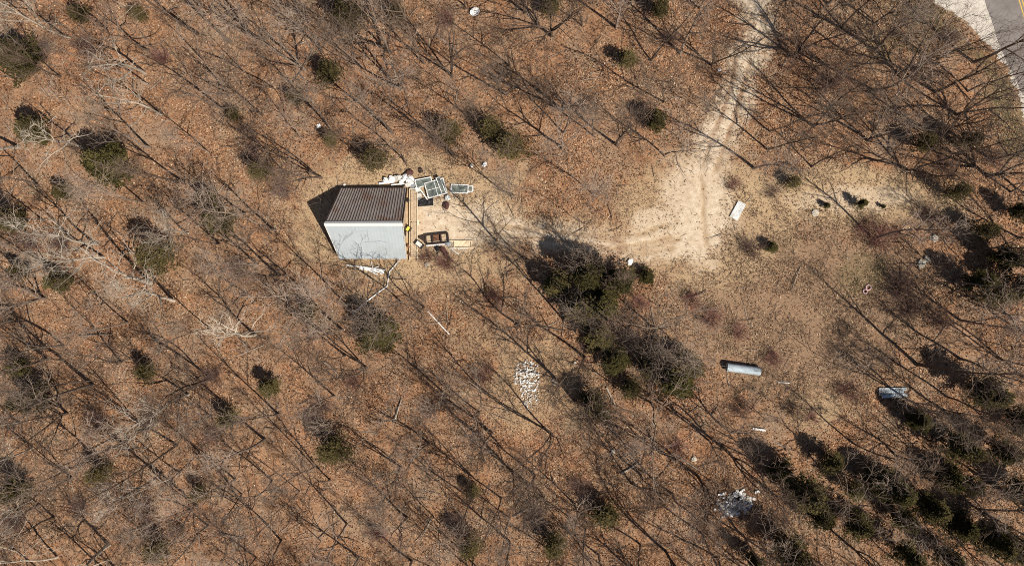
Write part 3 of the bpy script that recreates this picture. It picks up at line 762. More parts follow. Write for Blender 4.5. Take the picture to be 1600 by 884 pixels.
# ------------------------------------------------------------------ leaf litter, grass and sticks lying on the ground
rs = np.random.RandomState(11)
FX0, FX1, FY0, FY1 = -65, 58, -35, 34
CABIN = (-23.7, -15.3, 1.75, 9.95)
def scatter(n):
    return rs.uniform(FX0, FX1, n), rs.uniform(FY0, FY1, n)
def off_cabin(X, Y): return ~((X > CABIN[0]) & (X < CABIN[1]) & (Y > CABIN[2]) & (Y < CABIN[3]))
def flakes(X, Y, size, tilt, zmax, aspect=.65):
    n = len(X); th = rs.rand(n) * 6.283
    ux = np.stack([np.cos(th), np.sin(th), rs.uniform(-tilt, tilt, n)], 1)
    vx = np.stack([-np.sin(th), np.cos(th), rs.uniform(-tilt, tilt, n)], 1)
    sz = size * rs.uniform(.6, 1.4, n)
    c = np.stack([X, Y, rs.uniform(.03, zmax, n)], 1)
    a = ux * (sz / 2)[:, None]; b = vx * (sz * aspect / 2)[:, None]
    V = np.stack([c - a, c - b * rs.uniform(.6, 1.1, (n, 1)), c + a, c + b], 1)
    return V.reshape(-1, 3)
def pick(n, pal, wts):
    pal = np.array(pal); k = rs.choice(len(pal), n, p=np.array(wts) / sum(wts))
    return pal[k] * rs.uniform(.75, 1.25, (n, 1))

X, Y = scatter(400000)
zd_, zt_, zc_, zg_ = zones(X, Y)
patch = fnoise(X, Y, 5, 51)
dens = (1 - .93 * zd_) * (1 - .78 * zt_) * (1 - .86 * zc_) * (1 - .5 * zg_) * (.3 + 1.0 * sstep(.38, .58, patch)) * (.6 + .6 * sstep(.4, .55, fnoise(X, Y, 1.1, 15)))
keep = (rs.rand(len(X)) < dens) & (right_of(X, Y, edge_w) < -.3) & off_cabin(X, Y)
X, Y, patch = X[keep], Y[keep], patch[keep]
tone = pick(len(X), [(.065, .034, .021), (.16, .074, .036), (.29, .150, .080), (.39, .228, .132), (.50, .35, .225), (.64, .52, .38)], [1.7, 2.6, 3.6, 3.4, 1.8, .3])
hue = fnoise(X, Y, 7, 88)[:, None]
tone = tone * (1 + (hue - .5) * np.array([[.15, -.4, -.7]]))
damp = np.maximum(sstep(.54, .68, fnoise(X, Y, 2.2, 133)), .7 * sstep(.55, .68, fnoise(X, Y, 9, 301)))[:, None]           # damp hollows hold darker leaves
tone = tone * (1 - .5 * damp)
onpath = sstep(.2, .7, np.maximum(zones(X, Y)[0], zones(X, Y)[1]))[:, None]   # dusty, trodden leaves on bare soil
tone = tone * (1 - .75 * onpath) + np.array([[.36, .25, .155]]) * .75 * onpath
o = bpy.data.objects.new('leaf_litter', np_mesh('leaf_litter', flakes(X, Y, .17, .5, .08), 4, M['leaf'], tone)); C.objects.link(o)
tag(o, 'orange brown dead oak leaves carpeting the forest floor', 'leaves', kind='stuff')

def blades(X, Y, h, lean, w_=.035):
    n = len(X); th = rs.rand(n) * 6.283; hh = h * rs.uniform(.5, 1.3, n)
    d = np.stack([np.cos(th) * lean, np.sin(th) * lean, np.ones(n) * .55], 1) * hh[:, None]
    s = np.stack([-np.sin(th), np.cos(th), np.zeros(n)], 1) * w_
    c = np.stack([X, Y, np.full(n, .01)], 1)
    return np.stack([c - s, c + s, c + d], 1).reshape(-1, 3)
X, Y = scatter(560000)
zd_, zt_, zc_, zg_ = zones(X, Y)
cl_n = sstep(.42, .6, fnoise(X, Y, 1.4, 63))
dens = np.clip(.85 * zc_ + .35 * zt_ + .8 * zg_ + .03, 0, 1) * (1 - .93 * zd_) * (.2 + .8 * cl_n)
keep = (rs.rand(len(X)) < dens) & (right_of(X, Y, edge_w) < -.1) & off_cabin(X, Y)
X, Y, zg_ = X[keep], Y[keep], zg_[keep]
tone = pick(len(X), [(.10, .06, .038), (.25, .16, .098), (.38, .265, .17), (.54, .42, .28)], [2.6, 3, 2.4, 1])
gr = pick(len(X), [(.05, .06, .02), (.12, .12, .05)], [1, 1])
m_ = (rs.rand(len(X)) < zg_ * .55)[:, None]; tone = np.where(m_, gr, tone)
o = bpy.data.objects.new('dry_grass', np_mesh('dry_grass', blades(X, Y, .40, .8, .03), 3, M['leaf'], tone)); C.objects.link(o)
tag(o, 'tan dead grass covering the clearing and the yard', 'grass', kind='stuff')

# fallen sticks
X, Y = scatter(17000)
zd_, zt_, zc_, zg_ = zones(X, Y)
keep = (rs.rand(len(X)) < (1 - .95 * zd_) * (1 - .6 * zt_)) & (right_of(X, Y, edge_w) < -.6) & off_cabin(X, Y)
X, Y = X[keep], Y[keep]; n = len(X)
th = rs.rand(n) * 6.283; ln = rs.gamma(1.1, .42, n)[:, None]; 
d = np.stack([np.cos(th), np.sin(th), rs.uniform(-.03, .12, n)], 1) * ln; wd = .006 + .014 * ln
s = np.stack([-np.sin(th), np.cos(th), np.zeros(n)], 1) * wd; up = np.array([[0, 0, 1.]]) * wd * 1.3
c = np.stack([X, Y, np.full(n, .07)], 1)
k = d * .5 + s * rs.uniform(-4, 4, (n, 1)); 
V = np.concatenate([np.stack([c - s, c + up, c + k + up, c + k - s], 1), np.stack([c + up, c + s, c + k + s, c + k + up], 1),
                    np.stack([c + k - s, c + k + up, c + d + up * .5, c + d - s * .4], 1), np.stack([c + k + up, c + k + s, c + d + s * .4, c + d + up * .5], 1)], 0)
tone = np.tile(pick(n, [(.10, .07, .055), (.22, .175, .14), (.42, .37, .31)], [2, 3, 2]), (4, 1))
o = bpy.data.objects.new('fallen_twigs', np_mesh('fallen_twigs', V.reshape(-1, 3), 4, M['leaf'], tone)); C.objects.link(o)
tag(o, 'thin grey sticks and twigs strewn over the leaves', 'twigs', kind='stuff')

# ------------------------------------------------------------------ tree generators
def rand_perp(d, rng):
    v = Vector((rng.gauss(0, 1), rng.gauss(0, 1), rng.gauss(0, 1)))
    v -= d * v.dot(d); return v.normalized() if v.length > 1e-4 else Vector((1, 0, 0))

def path(p, d, L, n, wander, trop, rng):
    pts = [p.copy()]; d = d.normalized()
    for i in range(n):
        d = (d + rand_perp(d, rng) * wander * rng.uniform(.4, 1.3) + Vector((0, 0, trop))).normalized()
        p = p + d * (L / n); pts.append(p.copy())
    return pts
def sample(pts, t):
    f = t * (len(pts) - 1); i = min(int(f), len(pts) - 2); u = f - i
    return pts[i].lerp(pts[i + 1], u), (pts[i + 1] - pts[i]).normalized()

def make_tree(seed, h=15, kind='pole'):
    "returns (trunk MB, crown MB)"
    rng = random.Random(seed); T = MB(); B = MB()
    P = dict(pole=dict(r=.135, wander=.07, start=.30, limbs=11, lim=.40, ang=(18, 42), bw=.15, forks=1, nb=6, nt=4),
             oak=dict(r=.17, wander=.12, start=.22, limbs=12, lim=.52, ang=(35, 68), bw=.26, forks=1, nb=6, nt=4),
             fan=dict(r=.19, wander=.10, start=.22, limbs=9, lim=.46, ang=(18, 46), bw=.18, forks=4, nb=5, nt=3),
             twin=dict(r=.15, wander=.09, start=.25, limbs=8, lim=.40, ang=(18, 45), bw=.18, forks=3, nb=5, nt=3),
             small=dict(r=.055, wander=.13, start=.15, limbs=8, lim=.42, ang=(20, 52), bw=.22, forks=1, nb=4, nt=3),
             dead=dict(r=.20, wander=.15, start=.22, limbs=12, lim=.44, ang=(30, 72), bw=.42, forks=1, nb=5, nt=3),
             dome=dict(r=.12, wander=.08, start=.10, limbs=11, lim=.62, ang=(25, 66), bw=.16, forks=3, nb=5, nt=2))[kind]
    P['r'] *= rng.choice((.6, .75, .9, 1.0, 1.15)) if kind in ('pole', 'oak', 'twin') else rng.uniform(.85, 1.1)
    stems = []
    if P['forks'] == 1:
        pts = path(Vector((0, 0, -.15)), Vector((rng.gauss(0, .05), rng.gauss(0, .05), 1)), h, 9, P['wander'], .05, rng)
        stems.append((pts, P['r'] * (h / 15), .018))
    else:
        fh = h * (rng.uniform(.04, .16) if kind == 'fan' else rng.uniform(.02, .3))
        base = path(Vector((0, 0, -.15)), Vector((0, 0, 1)), fh + .15, 2, .04, .05, rng)
        T.tube(base, [P['r'] * 1.3, P['r'] * 1.1, P['r']], 7)
        a0 = rng.uniform(0, 6.28)
        nf = P['forks'] + (rng.choice((0, 1)) if kind == 'fan' else 0)
        for k in range(nf):
            a = a0 + k * 6.283 / nf + rng.uniform(-.4, .4)
            ti = math.tan(R(rng.uniform(14, 32) if kind == 'fan' else rng.uniform(5, 14)))
            pts = path(base[-1], Vector((math.cos(a) * ti, math.sin(a) * ti, 1)), (h - fh) * rng.uniform(.75, 1.02), 8, P['wander'], .035, rng)
            stems.append((pts, P['r'] * .72 * (h / 15), .016))
    for si, (pts, r0, r1) in enumerate(stems):
        rad = [r0 * (1 - t) ** .85 + r1 * t for t in [i / (len(pts) - 1) for i in range(len(pts))]]
        if len(stems) == 1: rad[0] *= 1.35
        T.tube(pts, rad, 6)
        nl = P['limbs']
        ga = rng.uniform(0, 6.28)
        for i in range(nl):
            t = P['start'] + (1 - P['start']) * ((i + rng.random()) / nl) * .97
            p, d = sample(pts, t)
            ga += 2.4 + rng.uniform(-.5, .5)
            an = R(rng.uniform(*P['ang'])) * (1.1 - .35 * t)
            side = Vector((math.cos(ga), math.sin(ga), 0)); side = (side - d * side.dot(d)).normalized()
            dd = d * math.cos(an) + side * math.sin(an)
            L = h * P['lim'] * (1.12 - .75 * t) * rng.uniform(.55, 1.2)
            rr = max(.03, (r0 * (1 - t) + r1) * rng.uniform(.5, .82))
            lp = path(p, dd, L, 5, P['bw'], .05, rng)
            lr = [rr * (1 - .82 * k / 5) for k in range(6)]
            B.tube(lp, lr, 4, cap=False)
            nb = P['nb']
            for j in range(nb):
                tj = .2 + .8 * (j + rng.random()) / nb; tj = min(tj, .98)
                q, e = sample(lp, tj); pe = rand_perp(e, rng)
                an2 = R(rng.uniform(25, 60)); d2 = e * math.cos(an2) + pe * math.sin(an2)
                L2 = L * .54 * (1.15 - .6 * tj) * rng.uniform(.5, 1.3)
                bp_ = path(q, d2, L2, 3, P['bw'] * 1.25, .04, rng)
                r2 = max(.016, rr * (1 - .8 * tj) * .62)
                B.tube(bp_, [r2, r2 * .85, r2 * .65, .008], 3, cap=False)
                nt_ = P['nt']
                for k in range(nt_):
                    tk = .15 + .85 * (k + rng.random()) / nt_; tk = min(tk, .97)
                    u, g = sample(bp_, tk); pg = rand_perp(g, rng)
                    an3 = R(rng.uniform(22, 55)); d3 = g * math.cos(an3) + pg * math.sin(an3)
                    L3 = rng.uniform(.4, 1.15) * (1 if kind != 'small' else .7)
                    tp = path(u, d3, L3, 2, .2, .03, rng)
                    B.tube(tp, [.012, .010, .006], 3, cap=False)
                    if kind != 'dead':
                        for _ in range(1):
                            u2, g2 = sample(tp, rng.uniform(.3, .95)); d4 = (g2 + rand_perp(g2, rng) * .7).normalized()
                            B.tube([u2, u2 + d4 * rng.uniform(.25, .6)], [.009, .005], 3, cap=False)
    return T, B

VAR = []
def add_variant(kind, seed, h, barks):
    T, B = make_tree(seed, h, kind)
    VAR.append(dict(kind=kind, h=h, meshes={b: (T.mesh('trunk', M[b]), B.mesh('crown', M[b])) for b in barks}))
for i, hh in enumerate((15.5, 17, 14, 16.5, 13, 15, 12, 16, 14.5, 11)): add_variant('pole', 100 + i, hh, ('bark', 'bark_dark'))
for i, hh in enumerate((13.5, 15, 12, 14.5, 11, 13, 15.5)): add_variant('oak', 200 + i, hh, ('bark', 'bark_dark', 'bark_pale'))
for i, hh in enumerate((13, 14.5, 12, 13.5, 11.5, 14)): add_variant('fan', 300 + i, hh, ('bark', 'bark_dark'))
for i, hh in enumerate((15, 13.5, 16, 12, 14.5)): add_variant('twin', 400 + i, hh, ('bark', 'bark_dark'))
for i, hh in enumerate((6.5, 8, 7.2, 9)): add_variant('small', 500 + i, hh, ('bark', 'bark_dark'))
for i, hh in enumerate((14, 12.5, 13.5)): add_variant('dead', 600 + i, hh, ('bark_pale',))
for i, hh in enumerate((8.5, 7.5)): add_variant('dome', 650 + i, hh, ('bark', 'bark_dark', 'bark_pale'))
BYK = {}
for v in VAR: BYK.setdefault(v['kind'], []).append(v)

# ------------------------------------------------------------------ cedars and brush
def cedar_mesh(seed, r, h, dens=1.0, olive=0.0):
    rg = np.random.RandomState(seed); n = int(3400 * dens)
    # branch tips set on whorled boughs, tiers get shorter upwards
    nb = int(72 * (0.6 + .4 * dens)); V = []; tones = []
    T = MB(); tr = [(0, 0, -.1), (rg.normal(0, .05), rg.normal(0, .05), h * .5), (rg.normal(0, .08), rg.normal(0, .08), h * .97)]
    T.tube(tr, [.11, .07, .015], 6)
    per = n // nb
    lob = rg.uniform(.42, 1.25, 9)
    for b in range(nb):
        z = h * (.12 + .86 * rg.rand() ** .9); a = rg.rand() * 6.283
        k = a / 6.283 * 9; lo = lob[int(k) % 9] * (1 - k % 1) + lob[(int(k) + 1) % 9] * (k % 1)
        R_ = r * lo * (1.02 - (z / h)) ** .62 * rg.uniform(.72, 1.12)
        up = rg.uniform(.15, .5)
        dx, dy = math.cos(a), math.sin(a)
        T.tube([(0, 0, z * .93), (dx * R_ * .85, dy * R_ * .85, z * .93 + up * R_ * .8)], [.022, .008], 3, cap=False)
        t = rg.rand(per) ** .6
        c = np.stack([dx * R_ * t, dy * R_ * t, z * .93 + up * R_ * t], 1) + rg.normal(0, (.13 + .1 * r / 2.5) * (1 + 1.1 * (olive > .5)), (per, 3)) * np.array([1, 1, .7])
        th = rg.rand(per) * 6.283
        for _ in range(4):
            th = a + rg.normal(0, .9, per); el = rg.uniform(-.2, .9, per); L = rg.uniform(.13, .3, per)
            d = np.stack([np.cos(th) * np.cos(el), np.sin(th) * np.cos(el), np.sin(el)], 1) * L[:, None]
            s = np.stack([-np.sin(th), np.cos(th), rg.uniform(-.6, .6, per)], 1) * .045
            V.append(np.stack([c - s, c + s, c + d], 1).reshape(-1, 3))
            base = np.array([.034, .031, .012]) * (1 - olive) + np.array([.075, .058, .026]) * olive
            tip = np.array([.105, .088, .028]) * (1 - olive) + np.array([.150, .115, .05]) * olive
            mixv = rg.rand(per, 1)
            tones.append(base + (tip - base) * mixv)
    return T.mesh('trunk', M['bark_dark']), np_mesh('crown', np.concatenate(V), 3, M['tone'], np.concatenate(tones))

CED = {'dense': [cedar_mesh(700 + i, 2.6, hh, 1.25, 0.0) for i, hh in enumerate((6.8, 6.0, 7.5, 5.5))],
       'thin': [cedar_mesh(720 + i, 2.2, hh, .5, .55) for i, hh in enumerate((5.5, 4.8, 6.2))],
       'olive': [cedar_mesh(740 + i, 2.4, hh, .85, .35) for i, hh in enumerate((5.8, 5.2, 6.4))]}

def brush_mesh(seed, r, h, mt, n=60):
    rng = random.Random(seed); B = MB(); T = MB()
    for i in range(n):
        a = rng.uniform(0, 6.283); ro = rng.uniform(0, r * .35); ti = rng.uniform(.15, 1.0)
        p = Vector((math.cos(a) * ro, math.sin(a) * ro, -.05)); d = Vector((math.cos(a) * ti, math.sin(a) * ti, 1))
        L = h * rng.uniform(.6, 1.1); pts = path(p, d, L, 4, .14, .02, rng)
        T.tube(pts, [.02, .016, .012, .009, .005], 3, cap=False)
        for j in range(9):
            q, e = sample(pts, min(.98, .15 + .85 * (j + rng.random()) / 9)); d2 = (e + rand_perp(e, rng) * rng.uniform(.5, 1)).normalized()
            tp = path(q, d2, L * rng.uniform(.18, .38), 2, .2, .03, rng); B.tube(tp, [.008, .006, .003], 3, cap=False)
            for _ in range(2):
                u, g = sample(tp, rng.uniform(.2, .9)); d3 = (g + rand_perp(g, rng) * .8).normalized()
                B.tube([u, u + d3 * rng.uniform(.15, .4)], [.006, .003], 3, cap=False)
    return T.mesh('stem', M[mt]), B.mesh('crown', M[mt])
BR = {'brown': [brush_mesh(800 + i, 1.5, 2.6, 'brush') for i in range(3)], 'red': [brush_mesh(820 + i, 1.3, 2.0, 'brush_red', 45) for i in range(3)]}

# ------------------------------------------------------------------ labels that point at one tree
LAND = [('the metal-roofed cabin', 575, 348), ('the pale culvert pipe', 1160, 579), ('the white trackside slab', 1153, 329),
        ('the scattered white debris', 825, 600), ('the white rubble heap', 1147, 785), ('the roofing sheet pile', 1395, 612),
        ('the lone white pole', 685, 504), ('the road bend', 1560, 80), ('the dirt track top', 1170, 20),
        ('the big round upper-left cedar', 173, 258), ('the top left corner', 20, 20), ('the bottom left corner', 20, 864),
        ('the bottom right corner', 1580, 864), ('the left edge middle', 10, 480), ('the bottom edge middle', 720, 870),
        ('the lone white basin', 742, 20), ('the three tiny sandy-strip cedars', 1345, 315), ('the central cedar clump', 920, 450),
        ('the cedar below the cabin', 590, 510), ('the bottom edge quarter point', 380, 870)]
DIRS = ['right of', 'up-right of', 'above', 'up-left of', 'left of', 'down-left of', 'below', 'down-right of']
ORD = ['nearest', 'second nearest', 'third nearest', 'fourth nearest', 'fifth nearest', 'sixth nearest', 'seventh nearest', 'eighth nearest',
       'ninth nearest', 'tenth nearest', 'eleventh nearest', 'twelfth nearest', 'thirteenth nearest', 'fourteenth nearest', 'fifteenth nearest',
       'sixteenth nearest', 'seventeenth nearest', 'eighteenth nearest', 'nineteenth nearest', 'twentieth nearest'] 
def point_out(items):
    "items: list of (object, px, py, noun). Names each by its nearest landmark, side and rank of nearness"
    sect = {}
    for it in items:
        o, x, y, noun = it
        L = min(LAND, key=lambda l: math.hypot(l[1] - x, l[2] - y))
        k = int(round(math.atan2(-(y - L[2]), x - L[1]) / (math.pi / 4))) % 8
        sect.setdefault((L[0], k, noun), []).append((math.hypot(L[1] - x, L[2] - y), it))
    for (ln, k, noun), l in sect.items():
        l.sort(key=lambda t: t[0])
        for i, (d, it) in enumerate(l):
            it[0]['label'] = f"{noun}, {ORD[min(i, 19)].replace(' ', '-')} {DIRS[k]} {ln}"

# ------------------------------------------------------------------ cedar and brush placing (crown centre in photo pixels, radius)
CEDARS = [(173, 260, 44, 'dense'), (22, 92, 40, 'dense'), (48, 205, 34, 'olive'), (15, 345, 30, 'olive'), (92, 442, 26, 'olive'), (30, 425, 22, 'olive'),
          (342, 345, 30, 'olive'), (325, 310, 20, 'thin'), (253, 400, 34, 'thin'), (515, 112, 24, 'thin'), (545, 25, 30, 'thin'), (594, 520, 42, 'dense'),
          (420, 605, 22, 'olive'), (355, 655, 20, 'thin'), (522, 700, 30, 'thin'), (795, 228, 30, 'thin'), (765, 200, 24, 'thin'), (702, 205, 24, 'thin'),
          (583, 250, 26, 'thin'), (408, 268, 20, 'thin'), (1024, 190, 22, 'olive'), (980, 94, 18, 'thin'), (1442, 224, 20, 'thin'),
          (1505, 222, 18, 'thin'), (462, 153, 16, 'thin'), (365, 180, 14, 'thin'), (517, 218, 14, 'thin'),
          (868, 446, 32, 'olive'), (918, 432, 36, 'dense'), (966, 438, 38, 'dense'), (905, 480, 34, 'olive'), (944, 474, 34, 'dense'),
          (1012, 434, 16, 'dense'), (937, 524, 34, 'olive'), (962, 560, 30, 'dense'), (1055, 592, 44, 'dense'), (1018, 572, 34, 'olive'), (1082, 572, 30, 'dense'),
          (925, 630, 26, 'olive'), (942, 648, 16, 'thin'), (985, 608, 20, 'thin'), (948, 805, 28, 'thin'), (735, 850, 22, 'thin'), (868, 850, 24, 'thin'),
          (738, 768, 14, 'thin'), (1208, 386, 13, 'dense'), (1497, 697, 36, 'olive'), (1535, 612, 34, 'dense'),
          (1592, 655, 28, 'dense'), (1395, 762, 30, 'dense'), (1255, 768, 38, 'olive'), (1450, 790, 32, 'olive'), (1512, 755, 22, 'dense'),
          (1545, 840, 34, 'olive'), (1335, 815, 28, 'olive'), (1232, 858, 34, 'olive'), (1590, 762, 26, 'dense'), (1175, 872, 20, 'dense'),
          (1592, 450, 30, 'dense'), (1535, 362, 20, 'thin'), (1545, 462, 24, 'thin'), (1408, 858, 28, 'olive'), (1480, 868, 24, 'dense'),
          (25, 575, 26, 'olive'), (48, 625, 34, 'dense'), (155, 740, 22, 'thin'), (245, 860, 26, 'thin'), (310, 770, 16, 'thin'), (25, 765, 28, 'olive'),
          (122, 22, 18, 'thin'), (620, 22, 18, 'thin'), (860, 12, 20, 'thin'), (1345, 318, 11, 'dense'), (1292, 321, 7, 'dense'), (1380, 323, 5, 'dense'),
          (228, 580, 20, 'thin'), (482, 485, 16, 'thin'), (1590, 862, 26, 'dense'), (100, 302, 18, 'thin'), (215, 22, 16, 'thin'),
          (1240, 284, 14, 'thin'), (1032, 15, 18, 'thin'), (1330, 765, 20, 'thin'), (1300, 720, 22, 'olive'), (1570, 405, 26, 'dense'), (1520, 440, 22, 'dense'), (1490, 300, 18, 'thin'), (1590, 330, 20, 'dense'), (1370, 745, 24, 'dense'), (1480, 745, 26, 'dense'), (1215, 735, 24, 'dense'), (1430, 655, 22, 'dense'), (1280, 800, 26, 'dense'), (1500, 820, 28, 'dense'), (1410, 810, 24, 'dense'), (1560, 700, 26, 'dense')]  # closing dense cedars are added to deepen the shade at right and lower right
rng = random.Random(4)
cit = []
for i, (px, py, r, kd) in enumerate(CEDARS):
    sR = {'dense': 2.6, 'thin': 2.2, 'olive': 2.4}[kd]
    j = rng.randrange(len(CED[kd])); tr, cr = CED[kd][j]
    s = r * .0717 / sR * .98
    zh = 2.6 * s
    g = at(px, py, zh); root = empty('cedar_tree', (g.x, g.y, 0), rng.uniform(0, 6.28)); root.scale = (s, s, s * rng.uniform(.85, 1.1) * (1.3 if px > 1150 and r > 15 else 1))  # right-hand cedars stretched taller so they throw bigger shadows
    for nm, me in (('trunk', tr), ('crown', cr)):
        c_ = bpy.data.objects.new(nm, me); C.objects.link(c_); c_.parent = root
    tag(root, None, 'tree', 'cedars scattered through the bare woods')
    size = 'large' if r >= 40 else 'medium' if r >= 28 else 'small'
    cit.append((root, px, py, f"{size} " + {'dense': 'dark green cedar', 'thin': 'sparse olive brown cedar', 'olive': 'dull olive cedar'}[kd]))
point_out(cit)

BRUSH = [(1300, 130, 34, 'brown'), (1176, 388, 25, 'brown'), (1385, 375, 30, 'red'), (1355, 350, 22, 'red'), (695, 410, 26, 'red'), (665, 400, 18, 'red'),
         (1115, 500, 26, 'red'), (1160, 520, 20, 'red'), (1080, 470, 20, 'red'), (1410, 450, 34, 'brown'), (1425, 485, 26, 'brown'), 
         (330, 590, 26, 'brown'), (150, 665, 30, 'brown'), (225, 800, 30, 'brown'), (120, 795, 24, 'brown'),
         (275, 830, 22, 'brown'), (370, 420, 24, 'brown'), (395, 235, 20, 'brown'), (55, 610, 26, 'brown'), (500, 640, 26, 'brown'), (905, 760, 24, 'brown'),
         (715, 815, 24, 'brown'), (840, 810, 22, 'brown'), (1000, 475, 20, 'red'), (60, 80, 26, 'brown'),
         (130, 75, 26, 'red'), (250, 85, 20, 'red'), (700, 30, 18, 'red'), (1490, 60, 20, 'brown'), (1150, 290, 16, 'red'), (1210, 300, 16, 'brown'),
         (1450, 335, 24, 'brown'), (1480, 260, 24, 'brown'), (1560, 250, 22, 'brown'), (1470, 500, 26, 'brown'), (1240, 640, 18, 'brown'),
         (1160, 640, 22, 'brown'), (1330, 610, 24, 'red'), (1210, 560, 20, 'red'), (760, 590, 26, 'red'), (770, 470, 22, 'red'), 
         (1050, 60, 22, 'brown'), (1060, 700, 22, 'red'), (670, 640, 22, 'red'), (550, 600, 20, 'red'), (440, 300, 22, 'brown'), (90, 380, 26, 'brown'),
         (45, 380, 24, 'brown'), (230, 660, 20, 'brown'), (20, 820, 26, 'brown'), (330, 680, 22, 'brown'), (590, 840, 22, 'red'), (1270, 655, 16, 'red')]
bit = []
for i, (px, py, r, kd) in enumerate(BRUSH):
    st, cr = BR[kd][rng.randrange(3)]; s = r * .0717 / (2.0 if kd == 'brown' else 1.7)
    g = at(px, py, 1.2 * s); root = empty('bare_shrub', (g.x, g.y, 0), rng.uniform(0, 6.28)); root.scale = (s, s, s * .9)
    for nm, me in (('stem', st), ('crown', cr)):
        c_ = bpy.data.objects.new(nm, me); C.objects.link(c_); c_.parent = root
    tag(root, None, 'shrub', 'leafless shrubs between the trees')
    bit.append((root, px, py, 'twiggy purple brown shrub' if kd == 'brown' else 'low reddish brown shrub'))
point_out(bit)

